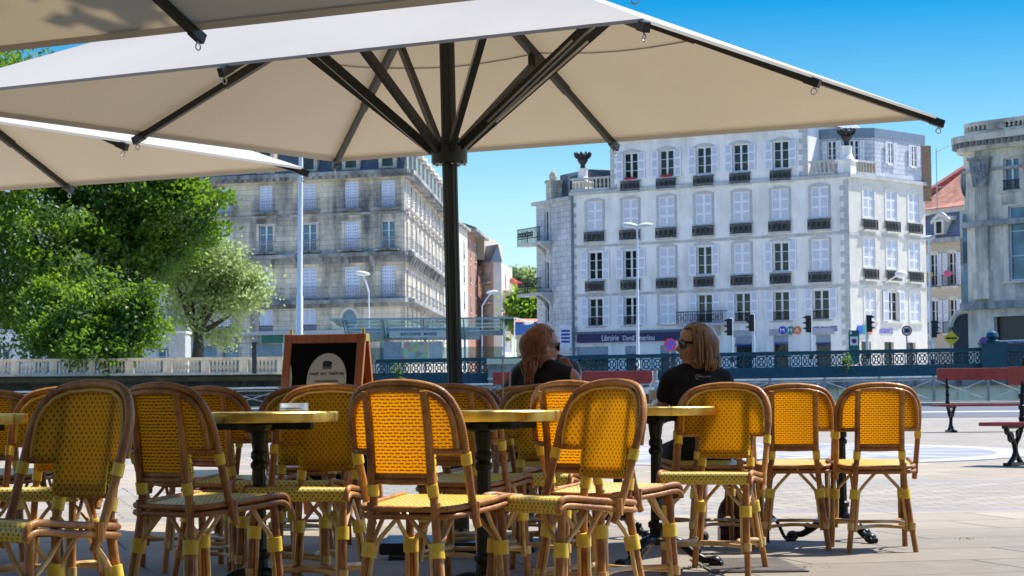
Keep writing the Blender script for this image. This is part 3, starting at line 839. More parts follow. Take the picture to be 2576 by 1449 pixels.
# poster: pale dish-cover outline, with emblem and lettering
poster = MB(); cx = .035; top = bh - .13
pts = []
Rw = .142
for k in range(25):
    a = pi*k/24; pts.append((cx + Rw*cos(a), top - .175 + .175*sin(a)))
pts += [(cx - Rw, top - .215), (cx - Rw + .03, top - .235), (cx - Rw + .012, top - .262), (cx - Rw - .012, top - .30), (cx - Rw - .02, top - .62), (cx + Rw + .02, top - .62), (cx + Rw + .012, top - .30), (cx + Rw - .012, top - .262), (cx + Rw - .03, top - .235), (cx + Rw, top - .215)]
poster.prism(pts, -.0065, -.0045)
side = [(-bw/2+.055, top-.07), (-bw/2+.066, top-.10), (-bw/2+.076, top-.16), (-bw/2+.076, top-.215), (-bw/2+.060, top-.235), (-bw/2+.072, top-.262), (-bw/2+.078, top-.30), (-bw/2+.078, top-.55), (-bw/2+.055, top-.55)]
poster.prism(side, -.0065, -.0045)
M_paper = simple('cream_paper', (.55, .52, .47), .7, var=.08)
poster.build('poster', M_paper, t, Mf)
M_ink = simple('black_ink', (.015, .015, .015), .7)
em = MB(); ez = top - .085
em.prism([(cx-.034, ez-.004), (cx-.034, ez+.022), (cx-.026, ez+.032), (cx-.018, ez+.030), (cx-.012, ez+.036), (cx-.006, ez+.032), (cx+.010, ez+.033), (cx+.018, ez+.028), (cx+.032, ez+.024), (cx+.032, ez+.010), (cx+.025, ez+.006), (cx+.030, ez-.004)], -.0085, -.0065)
for k in range(7): em.box(cx-.032+k*.0095, cx-.027+k*.0095, -.0085, -.0065, ez-.022, ez-.004)
em.build('emblem', M_ink, t, Mf)
text(t, 'lettering', 'CAFÉ  DU  THÉÂTRE', .0235, M_ink, Mf @ T((cx, -.008, top-.140)), spacing=1.18, bold=.0006)
text(t, 'lettering', 'CARTE DES BOISSONS', .018, M_ink, Mf @ T((cx, -.008, top-.190)), spacing=.95)
text(t, 'lettering', 'BOISSONS FRAICHES    APERITIFS', .0105, M_ink, Mf @ T((cx, -.008, top-.222)), spacing=.95)
for k in range(5): text(t, 'lettering', 'Sirop                   2.00     Kir vin blanc            4.00', .0085, M_ink, Mf @ T((cx, -.008, top-.240-k*.013)))
# ---------------------------------------------------------------- red benches
M_red = simple('red_painted_wood', (.25, .036, .030), .55, var=.25, scale=5)
def bench(label, loc, rz, L=2.4):
    t = thing('park_bench', label, 'bench', loc, rz, 'red benches with cast iron legs on the square')
    b = MB(); b.box(-.28, L, -.26, -.03, .425, .465); b.box(-.28, L, .0, .24, .425, .465); b.build('seat', M_red, t, bevel=.006)
    b = MB(); b.box(-.16, L, .235, .27, .86, 1.06); b.build('backrest', M_red, t, bevel=.006)
    for x in (0., L-.3):
        f = MB()
        f.tube(smoothpath([(x, -.20, .41), (x, -.12, .34), (x, .0, .24), (x, .02, .12), (x, -.12, .02)], 6), .028, 8)
        f.tube(smoothpath([(x, .20, .41), (x, .12, .30), (x, .04, .22), (x, .06, .12), (x, .18, .02)], 6), .028, 8)
        for c_, r_ in (((-.08, .30), .062), ((.12, .33), .055), ((.02, .10), .05), ((-.17, .365), .035)):
            f.tube([(x, c_[0] + r_*(1-k/26)*cos(k*.45), c_[1] + r_*(1-k/26)*sin(k*.45)) for k in range(22)], .016, 6)
        f.box(x-.05, x+.05, -.17, .22, 0, .035)
        f.tube([(x, -.25, .415), (x, .24, .415)], .02, 8)
        f.build('leg', M_iron, t, smooth=50)
        g = MB(); g.tube([(x, .21, .41), (x, .225, .7), (x, .29, 1.10)], [.034, .026, .022], 8)
        for z in (.50, .62, .74): g.ell((x, .215, z), (.04, .04, .035), 10, 6)
        g.ell((x, .292, 1.13), (.026, .026, .036), 10, 8)
        g.build('back_post', M_iron, t, smooth=50)
    return t
p = at(2394, 1096, 36)
bench('far red bench with its backrest, cut off by the right edge', (p.x, 36, gz(36)), R(4))
p = at(2552, 1192, 23.2)
bench('nearer red bench end at the right edge, scrolled black iron leg in view', (p.x, 23.2, gz(23.2)), R(-38))
p = at(1604, 1030, 34)
bench('red bench whose backrest board shows between the two women', (p.x - 2.1, 34, gz(34)), R(1))
# ---------------------------------------------------------------- buildings
def facade_grid(mb, w, z0, z1, holes, depth=.22, mi=0, x0=0.):
    xs = sorted({x0, w} | {round(h[0], 4) for h in holes} | {round(h[1], 4) for h in holes})
    zs = sorted({z0, z1} | {round(h[2], 4) for h in holes} | {round(h[3], 4) for h in holes})
    hs = [tuple(round(q, 4) for q in h) for h in holes]
    for xa, xb in zip(xs, xs[1:]):
        for za, zb in zip(zs, zs[1:]):
            cx, cz = (xa+xb)/2, (za+zb)/2
            if any(h[0] < cx < h[1] and h[2] < cz < h[3] for h in hs): continue
            mb.quad((xa, 0, za), (xb, 0, za), (xb, 0, zb), (xa, 0, zb), mi)
    for a, b_, c, d in hs:
        mb.quad((a, 0, c), (a, depth, c), (a, depth, d), (a, 0, d), mi); mb.quad((b_, 0, c), (b_, 0, d), (b_, depth, d), (b_, depth, c), mi)
        mb.quad((a, 0, d), (a, depth, d), (b_, depth, d), (b_, 0, d), mi); mb.quad((a, 0, c), (b_, 0, c), (b_, depth, c), (a, depth, c), mi)
def frame_of(P, Q, z=0):                 # local x from P to Q along the wall, y inwards, z up; P is the left end seen from outside
    d = V((Q.x-P.x, Q.y-P.y, 0)); L = d.length; d.normalize()
    M = Matrix((d, V((-d.y, d.x, 0)), V((0, 0, 1)))).transposed().to_4x4(); M.translation = V((P.x, P.y, z)); return M, L
def hit(P, Q, px, py):                   # (along wall, height) of a photo point on a wall through P, Q
    r = ray(px, py); d = V((Q.x-P.x, Q.y-P.y)); L = d.length; d /= L
    den = r.x*d.y - r.y*d.x
    t = (P.x*d.y - P.y*d.x)/den
    X, Y = r.x*t, r.y*t
    return (X-P.x)*d.x + (Y-P.y)*d.y, HC + r.z*t
M_white = stone('peeling_white_render', (.85, .82, .77), (.92, .89, .85), (.44, .42, .39), .55, scale=.28)
M_cream_ = stone('cream_limewash', (.66, .62, .54), (.76, .72, .65), (.42, .38, .32), .4, scale=.3)
M_greyst = stone('grey_window_stone', (.46, .46, .45), (.60, .60, .58), (.26, .26, .26), .5, scale=.7)
M_old = stone('sooty_limestone', (.70, .62, .48), (.86, .78, .62), (.10, .10, .115), .92, (1.1, .42), scale=.17)
M_oldc = stone('sooty_cornice', (.26, .27, .28), (.46, .45, .43), (.06, .065, .075), .8, scale=.3)
M_slate = simple('grey_slate', (.10, .12, .15), .6, var=.3, scale=3)
M_lead = simple('blue_grey_zinc', (.20, .25, .31), .5, .2, var=.2)
M_tile = simple('terracotta_roof_tile', (.44, .19, .12), .8, var=.4, scale=2)
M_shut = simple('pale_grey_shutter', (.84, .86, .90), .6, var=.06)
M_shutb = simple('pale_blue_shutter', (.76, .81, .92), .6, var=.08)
M_wframe = simple('white_window_frame', (.74, .75, .77), .5, var=.05)
def paneglass():
    t = NT('dark_window_glass'); co = t.co('Object'); n = t.noise(co, .9, 3)
    return t.fin(t.pr(t.mix(t.ramp(n, .4, .6), (.006, .010, .012), (.025, .04, .045)), .06, 0, t.bump(n, .02)))
M_pane = paneglass()
M_bluepane = simple('pale_blue_glass', (.12, .24, .32), .08, var=.5, scale=.6)
M_bal_iron = simple('ornate_black_iron', (.022, .024, .026), .6, var=.4)
def louvre(mb, x0, x1, z0, z1, y, th, mi=0, rows=3):
    mb.box(x0, x1, y, y+th, z0, z1, mi)
    fw = .085; hh = (z1-z0)
    for k in range(rows):
        a = z0 + hh*k/rows + fw; b_ = z0 + hh*(k+1)/rows - fw*.2
        n = 9
        for q in range(n):
            zc = a + (b_-a)*(q+.2)/n
            mb.box(x0+fw, x1-fw, y-.014, y, zc, zc+(b_-a)/n*.55, mi+1)
    mb.box(x0, x0+fw*.8, y-.022, y, z0, z1, mi); mb.box(x1-fw*.8, x1, y-.022, y, z0, z1, mi)
    if rows == 1:
        for f in (.36, .68): xx = x0 + (x1-x0)*f; mb.box(xx-.03, xx+.03, y-.024, y, z0+.02, z1-.02, mi)
    for k in range(rows+1):
        zc = z0 + hh*k/rows; mb.box(x0+fw*.8, x1-fw*.8, y-.020, y, max(z0, zc-fw/2), min(z1, zc+fw/2), mi)
M_slat = simple('blue_grey_louvre_slat', (.50, .53, .62), .6, var=.06)  # slats darker than the shutter frames
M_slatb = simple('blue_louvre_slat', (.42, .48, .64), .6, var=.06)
class Win:
    """one window type: meshes shared by all its copies; origin at the sill centre, outwards = -y"""
    def __init__(s, w, h, state, surround=True, arch=.16, grille=None, shut=(M_shut, M_slat), valance=False, sur=M_greyst, stoneside=.20, pane=M_pane, rows=3, recess=.18):
        s.w, s.h = w, h; s.parts = []
        if surround:
            b = MB(); a = stoneside; y0, y1 = -.03, .0
            b.box(-w/2-a, -w/2, y0, y1, -.02, h+.02); b.box(w/2, w/2+a, y0, y1, -.02, h+.02)
            n = 10; up = [((-w/2-a) + (w+2*a)*k/n, h + .10 + arch*(1-(2*k/n-1)**2)) for k in range(n+1)]
            b.prism([(-w/2-a, h+.02), (w/2+a, h+.02)] + up[::-1], y0, y1)
            b.box(-w/2-a-.04, w/2+a+.04, -.10, 0, -.12, -.02)
            s.sur = b.mesh('window', sur)
        else:
            b = MB(); b.box(-w/2-.06, w/2+.06, -.06, 0, -.08, 0); s.sur = b.mesh('window', sur)
        # casement
        b = MB(); f = .06; yy = recess
        b.box(-w/2, -w/2+f, yy-.05, yy, 0, h); b.box(w/2-f, w/2, yy-.05, yy, 0, h); b.box(-w/2+f, w/2-f, yy-.05, yy, h-f, h); b.box(-w/2+f, w/2-f, yy-.05, yy, 0, f*1.4); b.box(-.065, .065, yy-.06, yy, f*1.4, h-f)
        for k in (1, 2): b.box(-w/2+f, -.065, yy-.04, yy, h*k/3-.018, h*k/3+.018); b.box(.065, w/2-f, yy-.04, yy, h*k/3-.018, h*k/3+.018)
        if state != 'closed': s.parts.append(('casement', b.mesh('casement', M_wframe)))
        b = MB(); b.quad((-w/2, yy+.005, 0), (w/2, yy+.005, 0), (w/2, yy+.005, h), (-w/2, yy+.005, h)); 
        if state != 'closed': s.parts.append(('pane', b.mesh('pane', pane)))
        if valance:
            b = MB(); n = 14; b.box(-w/2, w/2, .01, .03, h-.10, h)
            for k in range(n): b.prism([(-w/2 + w*k/n, h-.10), (-w/2 + w*(k+.5)/n, h-.17), (-w/2 + w*(k+1)/n, h-.10)], .01, .03)
            s.parts.append(('valance', b.mesh('valance', simple('white_valance', (.75, .75, .77), .7, var=.05))))
        sw = w/2
        for sg in (-1, 1):
            b = MB()
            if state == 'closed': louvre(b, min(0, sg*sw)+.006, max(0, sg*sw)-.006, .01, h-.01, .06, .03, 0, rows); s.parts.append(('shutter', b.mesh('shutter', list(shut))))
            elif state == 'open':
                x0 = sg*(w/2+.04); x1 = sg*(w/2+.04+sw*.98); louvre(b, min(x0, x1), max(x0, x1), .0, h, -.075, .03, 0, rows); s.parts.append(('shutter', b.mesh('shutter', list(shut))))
        if grille == 'panel':
            b = MB(); g0, g1, d = -.80, -.14, -.16; ww = w+.34
            b.box(-ww/2, ww/2, d-.02, d+.02, g1-.05, g1); b.box(-ww/2, ww/2, d-.02, d+.02, g0, g0+.06)
            for x in (-ww/2, ww/2): b.bar((x, d, g0), (x, d, g1), .05, .05)
            for x in (-ww/2, ww/2): b.bar((x, d, g1-.02), (x, 0, g1-.02), .04, .04)
            n = 4
            for k in range(n):
                xc = -ww/2 + ww*(k+.5)/n; r = ww/n*.42; zc = (g0+g1)/2
                for q in (1., .55): b.tube([(xc + r*q*cos(2*pi*j/12), d, zc + .24*q*sin(2*pi*j/12)) for j in range(12)], .034, 5, True)
                b.bar((xc-r, d, zc), (xc+r, d, zc), .05, .05); b.bar((xc+r*1.18, d, g0), (xc+r*1.18, d, g1), .03, .05)
            s.parts.append(('balcony', b.mesh('balcony', M_bal_iron)))
            b = MB(); b.box(-ww/2-.04, ww/2+.04, d-.06, 0, g0-.12, g0-.001); s.parts.append(('balcony_slab', b.mesh('balcony_slab', sur)))
        elif grille == 'rail':
            b = MB(); b.box(-w/2-.05, w/2+.05, -.05, -.01, .52, .57); b.box(-w/2-.05, w/2+.05, -.045, -.015, .05, .09)
            for k in range(13): x = -w/2 + w*k/12; b.box(x-.014, x+.014, -.04, -.02, .09, .52)
            s.parts.append(('balcony', b.mesh('balcony', M_bal_iron)))
        elif grille in ('light', 'lightwide'):
            ex = .35 if grille == 'light' else .9
            b = MB(); ww = w+ex*2; b.box(-ww/2, ww/2, -.42, -.38, .86, .91); b.box(-ww/2, ww/2, -.42, -.38, .03, .07)
            for k in range(int(ww/.14)+1): x = -ww/2 + k*.14; b.box(x-.014, x+.014, -.41, -.39, .07, .86)
            for k in range(int(ww/.42)): b.tube([(-ww/2+.21+k*.42 + .15*cos(2*pi*j/10), -.40, .45 + .2*sin(2*pi*j/10)) for j in range(10)], .014, 4, True)
            for x in (-ww/2, ww/2): b.box(x-.015, x+.015, -.38, 0, .86, .91); b.box(x-.015, x+.015, -.38, 0, .45, .48)
            s.parts.append(('balcony', b.mesh('balcony', simple('pale_grey_iron', (.32, .33, .35), .6))))
            b = MB(); b.box(-ww/2-.06, ww/2+.06, -.5, 0, -.12, .02); s.parts.append(('balcony_slab', b.mesh('balcony_slab', sur)))
    def place(s, parent, M, x, z, skip=()):
        o = put(s.sur, 'window', parent, M @ T((x, 0, z)))
        for nm, me in s.parts:
            if nm not in skip: put(me, nm, o)
        return o
    def hole(s, x, z): return (x-s.w/2, x+s.w/2, z, z+s.h)
# ===== white townhouse
P0 = at(1438, 885, 151.5); P1 = at(2141, 885, 140); P2 = at(2334, 885, 146.5); PL = at(1352, 885, 156)
G0 = 2.3
def flat(p): return V((p.x, p.y, 0))
P0, P1, P2, PL = map(flat, (P0, P1, P2, PL))
town = thing('townhouse', 'big white townhouse with rows of shuttered windows and a bookshop sign', 'building', ((P0+P1)/2 + V((0, 0, G0))))
TO = T(-town.location)
Mf_, Lf = frame_of(P0, P1); Mr_, Lr = frame_of(P1, P2); Ml_, Ll = frame_of(PL, P0)
hz = lambda px, py: hit(P0, P1, px, py)
zmain = hz(2141, 443)[1]; ztl = hz(1440, 476)[1]
zmain = (zmain + ztl)/2
t7, t1 = hz(2063, 600)[0], hz(1497, 600)[0]
bays = [t1 + (t7-t1)*i/6 for i in range(7)]
zr = {}
for r_, (ys_, yb__) in enumerate((((505), 577), (635, 710), (755, 818))):
    zr[r_+1] = (hz(1497, yb__)[1] + hz(2063, {577: 548, 710: 672, 818: 806}[yb__])[1])/2
ht = {1: 1.98, 2: 2.0, 3: 2.0}
W_cl = Win(1.22, 1.98, 'closed', grille='panel'); W_op = Win(1.12, 2.0, 'open', grille='panel', valance=True); W_op0 = Win(1.12, 1.82, 'open', grille='panel'); W_op3 = Win(1.12, 2.0, 'open', grille='rail', valance=True); W_cl3 = Win(1.22, 1.98, 'closed')
rows_ = {1: [W_cl]*7, 2: [W_op, W_op, W_cl, W_op, W_cl, W_op, W_cl], 3: [W_op3, W_op3, W_cl3, W_op3, W_op3, W_op3, W_op3]}
holes = []
for r_, ws in rows_.items():
    for x, w in zip(bays, ws): holes.append(w.hole(x, zr[r_]))
zs0 = hz(1965, 428)[1]; zt0 = max(hz(2030, 326)[1], hz(1535, 345)[1])
tl, tr = hz(1536, 430)[0], hz(2032, 400)[0]
b0 = [hz(x, 430)[0] for x in (1587, 1677, 1771, 1863, 1965)]
zs0 = (hz(1587, 447)[1] + zs0)/2
gz1 = hz(1600, 868)[1]
gx = [(hz(1450, 868)[0], hz(1530, 868)[0]), (hz(1572, 868)[0], hz(1605, 868)[0]), (hz(1660, 868)[0], hz(1700, 868)[0]), (hz(1850, 860)[0], hz(1893, 860)[0]), (hz(1945, 858)[0], hz(1983, 858)[0]), (hz(2052, 855)[0], hz(2090, 855)[0])]
for a, b_ in gx: holes.append((a, b_, G0, gz1 - .05 + .45*(a > 11)))
b = MB(); facade_grid(b, Lf, G0, zmain, holes)
wall = b.build('wall', M_white, town, TO @ Mf_)
b = MB(); facade_grid(b, tr, zmain, zt0, [W_op0.hole(x, zs0) for x in b0], x0=tl)
b.quad((tl, 0, zmain), (tl, 0, zt0), (tl, 9, zt0), (tl, 9, zmain)); b.quad((tr, 0, zmain), (tr, 9, zmain), (tr, 9, zt0), (tr, 0, zt0))
b.build('upper_wall', M_white, town, TO @ Mf_)
for r_, ws in rows_.items():
    for x, w in zip(bays, ws): w.place(town, TO @ Mf_, x, zr[r_])
M_flow = simple('red_geraniums', (.55, .02, .03), .6, var=.5, scale=40)
for k, x in enumerate(b0):
    o = W_op0.place(town, TO @ Mf_, x, zs0)
    if k < 2:
        b = MB()
        for q in range(60): b.ell((rr.uniform(-.4, .4), -.08 + rr.uniform(-.04, .04), rr.uniform(.0, .10)), rr.uniform(.045, .065), 6, 4)
        b.build('flowers', M_flow, o)
# ground floor openings
for k, (a, b_) in enumerate(gx):
    zt_ = gz1 - .05 + .45*(a > 11)
    b = MB(); b.quad((a, .20, G0), (b_, .20, G0), (b_, .20, zt_), (a, .20, zt_)); o = b.build('shop_window', M_pane, town, TO @ Mf_)
    b = MB(); b.box(a, b_, .10, .13, zt_-.55, zt_); b.build('blind', simple('grey_blind', (.30, .36, .42), .6), o)
    if a > 11: b = MB(); b.box(a-.25, b_+.25, -.06, -.002, zt_, zt_+.42); b.build('lintel', simple('pale_lintel', (.42, .43, .46), .8), o)
x = bays[3]; z = zr[3]; b = MB(); b.box(x-1.75, x+1.75, -.85, -.002, z-.22, z-.05)
for q in (x-1.2, x+.9): b.prism([(-.7, z-.22), (-.002, z-.22), (-.002, z-.9), (-.2, z-.6)], q, q+.25, 0, Matrix(((0, 1, 0, 0), (1, 0, 0, 0), (0, 0, 1, 0), (0, 0, 0, 1))))
o_ = b.build('balcony_slab', M_greyst, town, TO @ Mf_)
b = MB(); b.box(x-1.75, x+1.75, -.83, -.79, z+.72, z+.77)
for k in range(27): b.box(x-1.74+k*.133, x-1.70+k*.133, -.82, -.80, z-.05, z+.72)
for q in (x-1.73, x+1.73): b.box(q-.02, q+.02, -.79, -.0, z+.72, z+.77)
for k in range(8): b.tube([(x-1.53+k*.44 + .16*cos(2*pi*j/10), -.81, z+.35+.22*sin(2*pi*j/10)) for j in range(10)], .02, 4, True)
b.build('balcony_railing', M_bal_iron, o_)
# right side facade (sunlit)
hr = lambda px, py: hit(P1, P2, px, py)
xr = [hr(x, 600)[0] for x in (2187, 2244, 2300)]
zrr = {1: hr(2244, 553)[1], 2: hr(2244, 676)[1], 3: hr(2244, 808)[1]}
S_cl = Win(1.22, 1.9, 'closed', grille='panel', sur=M_cream_); S_cl3 = Win(1.22, 1.95, 'closed', sur=M_cream_); S_half = Win(1.22, 1.95, 'open', sur=M_cream_)
holes = []; pl = []
for r_ in (1, 2, 3):
    for k, x in enumerate(xr):
        w = S_cl if r_ < 3 else (S_half if k == 1 else S_cl3); holes.append(w.hole(x, zrr[r_])); pl.append((w, x, zrr[r_]))
for px in (2167, 2225, 2280):
    a = hr(px, 870)[0]; holes.append((a, a+1.1, G0, hr(2225, 860)[1]))
b = MB(); facade_grid(b, Lr, G0, zmain, holes)
b.build('side_wall', M_cream_, town, TO @ Mr_)
for w, x, z in pl: w.place(town, TO @ Mr_, x, z)
for px in (2167, 2225, 2280):
    a = hr(px, 870)[0]; b = MB(); b.quad((a, .20, G0), (a+1.1, .20, G0), (a+1.1, .20, hr(2225, 860)[1]), (a, .20, hr(2225, 860)[1])); b.build('shop_window', M_pane, town, TO @ Mr_)
# left chamfer with two iron balconies
hl = lambda px, py: hit(PL, P0, px, py)
zl = hl(1395, 510)[1]
xw = hl(1378, 650)[0]
L_w = Win(.85, 2.2, 'bare', surround=True, stoneside=.14); zll = [hl(1378, 607)[1], hl(1378, 735)[1], hl(1378, 812)[1]]
b = MB(); facade_grid(b, Ll, G0, zl, [L_w.hole(xw, z) for z in zll]); 
M_lw = stone('left_wing_stone', (.58, .59, .61), (.72, .73, .75), (.30, .30, .32), .6, (.9, .4), scale=.4)
b.quad((0, 0, G0), (0, 0, zl), (3, 8, zl), (3, 8, G0))
b.build('left_wing_wall', M_lw, town, TO @ Ml_)
for z in zll: L_w.place(town, TO @ Ml_, xw, z)
for z in zll[:2]:
    b = MB(); b.box(-1.1, xw+.8, -1.0, 0, z-.25, z-.05)
    for x in (xw-.5, xw+.4): b.prism([(-.9, z-.25), (0, z-.25), (0, z-1.3), (-.25, z-.7)], x, x+.25, 0, Matrix(((0, 1, 0, 0), (1, 0, 0, 0), (0, 0, 1, 0), (0, 0, 0, 1))))
    o = b.build('balcony_slab', M_greyst, town, TO @ Ml_)
    g = MB()
    for x in [-1.1 + .2*k for k in range(int((xw+1.9)/.2)+1)]: g.box(x-.018, x+.018, -.98, -.94, z-.05, z+.95)
    g.box(-1.1, xw+.8, -1.0, -.92, z+.95, z+1.0); g.box(-1.1, xw+.8, -.99, -.93, z+.25, z+.31)
    for k in range(6): g.tube([(-.9 + k*.4 + .13*cos(2*pi*j/8), -.96, z+.55 + .2*sin(2*pi*j/8)) for j in range(8)], .024, 4, True)
    for k in range(5): g.box(-1.1, -1.06, -.98+.2*k, -.95+.2*k, z-.05, z+.95)
    g.build('balcony_railing', M_bal_iron, o)
# string courses, cornices, quoins, terraces
b = MB()
for z in (zr[1]-1.05, zr[2]-1.0): b.box(0, Lf+.03, -.05, -.002, z-.16, z+.02)
b.box(0, Lf+.08, -.16, -.002, zmain-.25, zmain-.02); b.box(tl, tr, -.30, -.002, zt0-.28, zt0)
b.build('string_course', M_greyst, town, TO @ Mf_)
b = MB()
for z in (zrr[1]-1.05, zrr[2]-1.0):
    b.box(0, Lr, -.05, -.002, z-.16, z+.02); b.build('side_string_course', M_greyst, town, TO @ Mr_); b = MB()
b.box(-.05, Lr+.1, -.18, -.002, zmain-.25, zmain-.02)
b.build('side_string_course', M_greyst, town, TO @ Mr_)
QB = [MB() for _ in range(4)]; k = 0
z = G0
while z < zmain-.5:
    w = .62 if k % 2 else .34
    QB[0].box(Lf-w, Lf+.02, -.022, -.002, z, z+.33); QB[1].box(0, w*.8, -.022, -.002, z, z+.30); z += .36; k += 1
z = zmain
while z < zt0-.5:
    w = .62 if k % 2 else .36
    QB[2].box(tr-w, tr+.02, -.02, -.002, z, z+.33); QB[3].box(tl-.02, tl+w*.8, -.02, -.002, z, z+.33); z += .36; k += 1
for b in QB: b.build('quoin', M_greyst, town, TO @ Mf_)
b = MB(); b.prism([(tl-.3, zt0), (tr+.3, zt0), (tr-1.5, zt0+1.6), (tl+1.5, zt0+1.6)], -.3, 9); b.build('roof', M_lead, town, TO @ Mf_)
b = MB(); b.vprism([tuple((Mf_ @ V((0, .05, 0)))[:2]), tuple((Mf_ @ V((Lf, .05, 0)))[:2]), tuple((Mr_ @ V((Lr, .05, 0)))[:2]), tuple((Mf_ @ V((Lf-2, 9.5, 0)))[:2]), tuple((Mf_ @ V((0, 9.5, 0)))[:2])], zmain-.06, zmain); b.build('terrace_deck', M_lead, town, TO)
bal = MB(); bal.lathe([(.07, 0), (.07, .05), (.045, .1), (.09, .25), (.045, .5), (.07, .6), (.07, .66)], 8); balme = bal.mesh('baluster', M_bal, 40)
def terrace(M, x0, x1, z, blackx=None):
    b = MB(); b.box(x0, x1, -.10, .12, z, z+.16); b.box(x0, x1, -.12, .14, z+.82, z+.95); o = b.build('terrace_balustrade', M_greyst, town, TO @ M)
    n = int((x1-x0)/.30)
    for k in range(n): put(balme, 'baluster', o, T((x0 + .15 + k*(x1-x0-.3)/max(1, n-1), 0, z+.16)))
terrace(Mf_, .1, tl-.05, zmain); terrace(Mf_, tr+.1, Lf-.9, zmain); terrace(Mr_, .9, 3.2, zmain)
def urn(M, x, y, z, lab):
    b = MB(); b.box(-.45, .45, -.45, .45, 0, .95); b.box(-.55, .55, -.55, .55, .95, 1.05); b.lathe([(.5, 1.05), (.42, 1.25), (.34, 1.4), (.34, 1.9), (.38, 1.95)], 16)
    o = b.build('urn_pedestal', M_white, town, TO @ M @ T((x, y, z)))
    g = MB(); g.lathe([(.20, 1.95), (.16, 2.2), (.30, 2.4), (.38, 2.55), (.30, 2.7), (.50, 2.9), (.46, 2.95)], 14)
    for k in range(10):
        a = 2*pi*k/10
        for q in range(3): g.tube(smoothpath([(.25*cos(a), .25*sin(a), 2.6), (.48*cos(a+.1*q), .48*sin(a+.1*q), 2.75+.1*q), (.58*cos(a), .58*sin(a), 2.95+.05*q), (.50*cos(a), .50*sin(a), 3.08)], 3), .05, 5)
    g.build('urn', M_bal_iron, o, smooth=40)
urn(Mf_, hz(1457, 440)[0], .5, zmain-.3, ''); urn(Mf_, Lf-.25, .4, zmain-.15, '')
# attic behind the right terrace, left roof with dormer and chimney
M_dia = stone('diamond_slate_hanging', (.58, .60, .66), (.72, .74, .78), (.42, .44, .5), .5, (.5, .3), scale=.6)
b = MB(); za, zb_ = zmain, hr(2240, 352)[1]
q0 = Mf_ @ V((tr, 1.9, 0)); q1 = Mf_ @ V((Lf-1.2, 1.9, 0)); q2 = Mr_ @ V((3.2, .06, 0)); q3 = Mr_ @ V((Lr, .06, 0)); q4 = Mf_ @ V((tr+3, 9.4, 0))
poly = [tuple(q[:2]) for q in (q0, q1, q2, q3, q4)]
b.vprism(poly, za, zb_); b.build('attic_wall', M_dia, town, TO)
cc = sum((V((x, y)) for x, y in poly), V((0, 0)))/5
b = MB(); b.vprism([tuple(cc + (V(p)-cc)*1.04) for p in poly], zb_, zb_+.65); b.build('attic_roof', M_lead, town, TO)
A_w = Win(.62, 1.45, 'open', surround=False, sur=M_white, rows=2, recess=.02)
Mq, Lq = frame_of(flat(q1), flat(q2)); Mq2, _ = frame_of(flat(q2), flat(q3)); Mq1, L1q = frame_of(flat(q0), flat(q1))
A_w.place(town, TO @ Mq @ T((0, -.03, 0)), Lq*.35, za+.95)
for f_ in (.3, .78): A_w.place(town, TO @ Mq2 @ T((0, -.03, 0)), (Lr-3.2)*f_, za+.95)
A_w.place(town, TO @ Mq1 @ T((0, -.03, 0)), L1q*.55, za+.95)
c = Mr_ @ V((Lr+.55, .5, 0)); zc1 = hr(2345, 370)[1]; b = MB(); b.box(-.42, .42, -.9, .9, zmain-1.3, zc1); b.build('chimney', simple('brown_chimney_render', (.30, .20, .13), .9, var=.3), town, TO @ T((c.x, c.y, 0)))
b = MB(); b.box(.9, Ll+.2, 1.5, 6, zl, zl+2.2); b.build('left_roof', M_slate, town, TO @ Ml_)
b = MB(); b.box(Ll*.52, Ll*.95, 1.2, 1.5, zl+.3, zl+2.1); b.quad((Ll*.58, 1.19, zl+.4), (Ll*.9, 1.19, zl+.4), (Ll*.9, 1.19, zl+1.9), (Ll*.58, 1.19, zl+1.9), 1); b.build('dormer', [M_lead, M_pane], town, TO @ Ml_)
b = MB(); b.box(-.3, Ll+.1, -.25, 3, zl, zl+.25); b.build('left_cornice', M_greyst, town, TO @ Ml_)
b = MB(); cx_ = hl(1370, 480)[0]; b.box(cx_-.35, cx_+.35, .3, 1.2, zl, zl+1.7); b.box(cx_-.42, cx_+.42, .22, 1.28, zl+1.55, zl+1.75); b.lathe([(.22, zl+1.75), (.3, zl+2.0), (.22, zl+2.3), (.1, zl+2.45)], 10, (cx_, .7, 0)); b.build('chimney', M_old, town, TO @ Ml_)
b = MB(); x = hz(1440, 600)[0]; b.tube([(x+.05, -.1, G0), (x+.05, -.1, zmain-.3)], .09, 8); b.build('drainpipe', simple('grey_drainpipe', (.16, .19, .24), .5), town, TO @ Mf_)
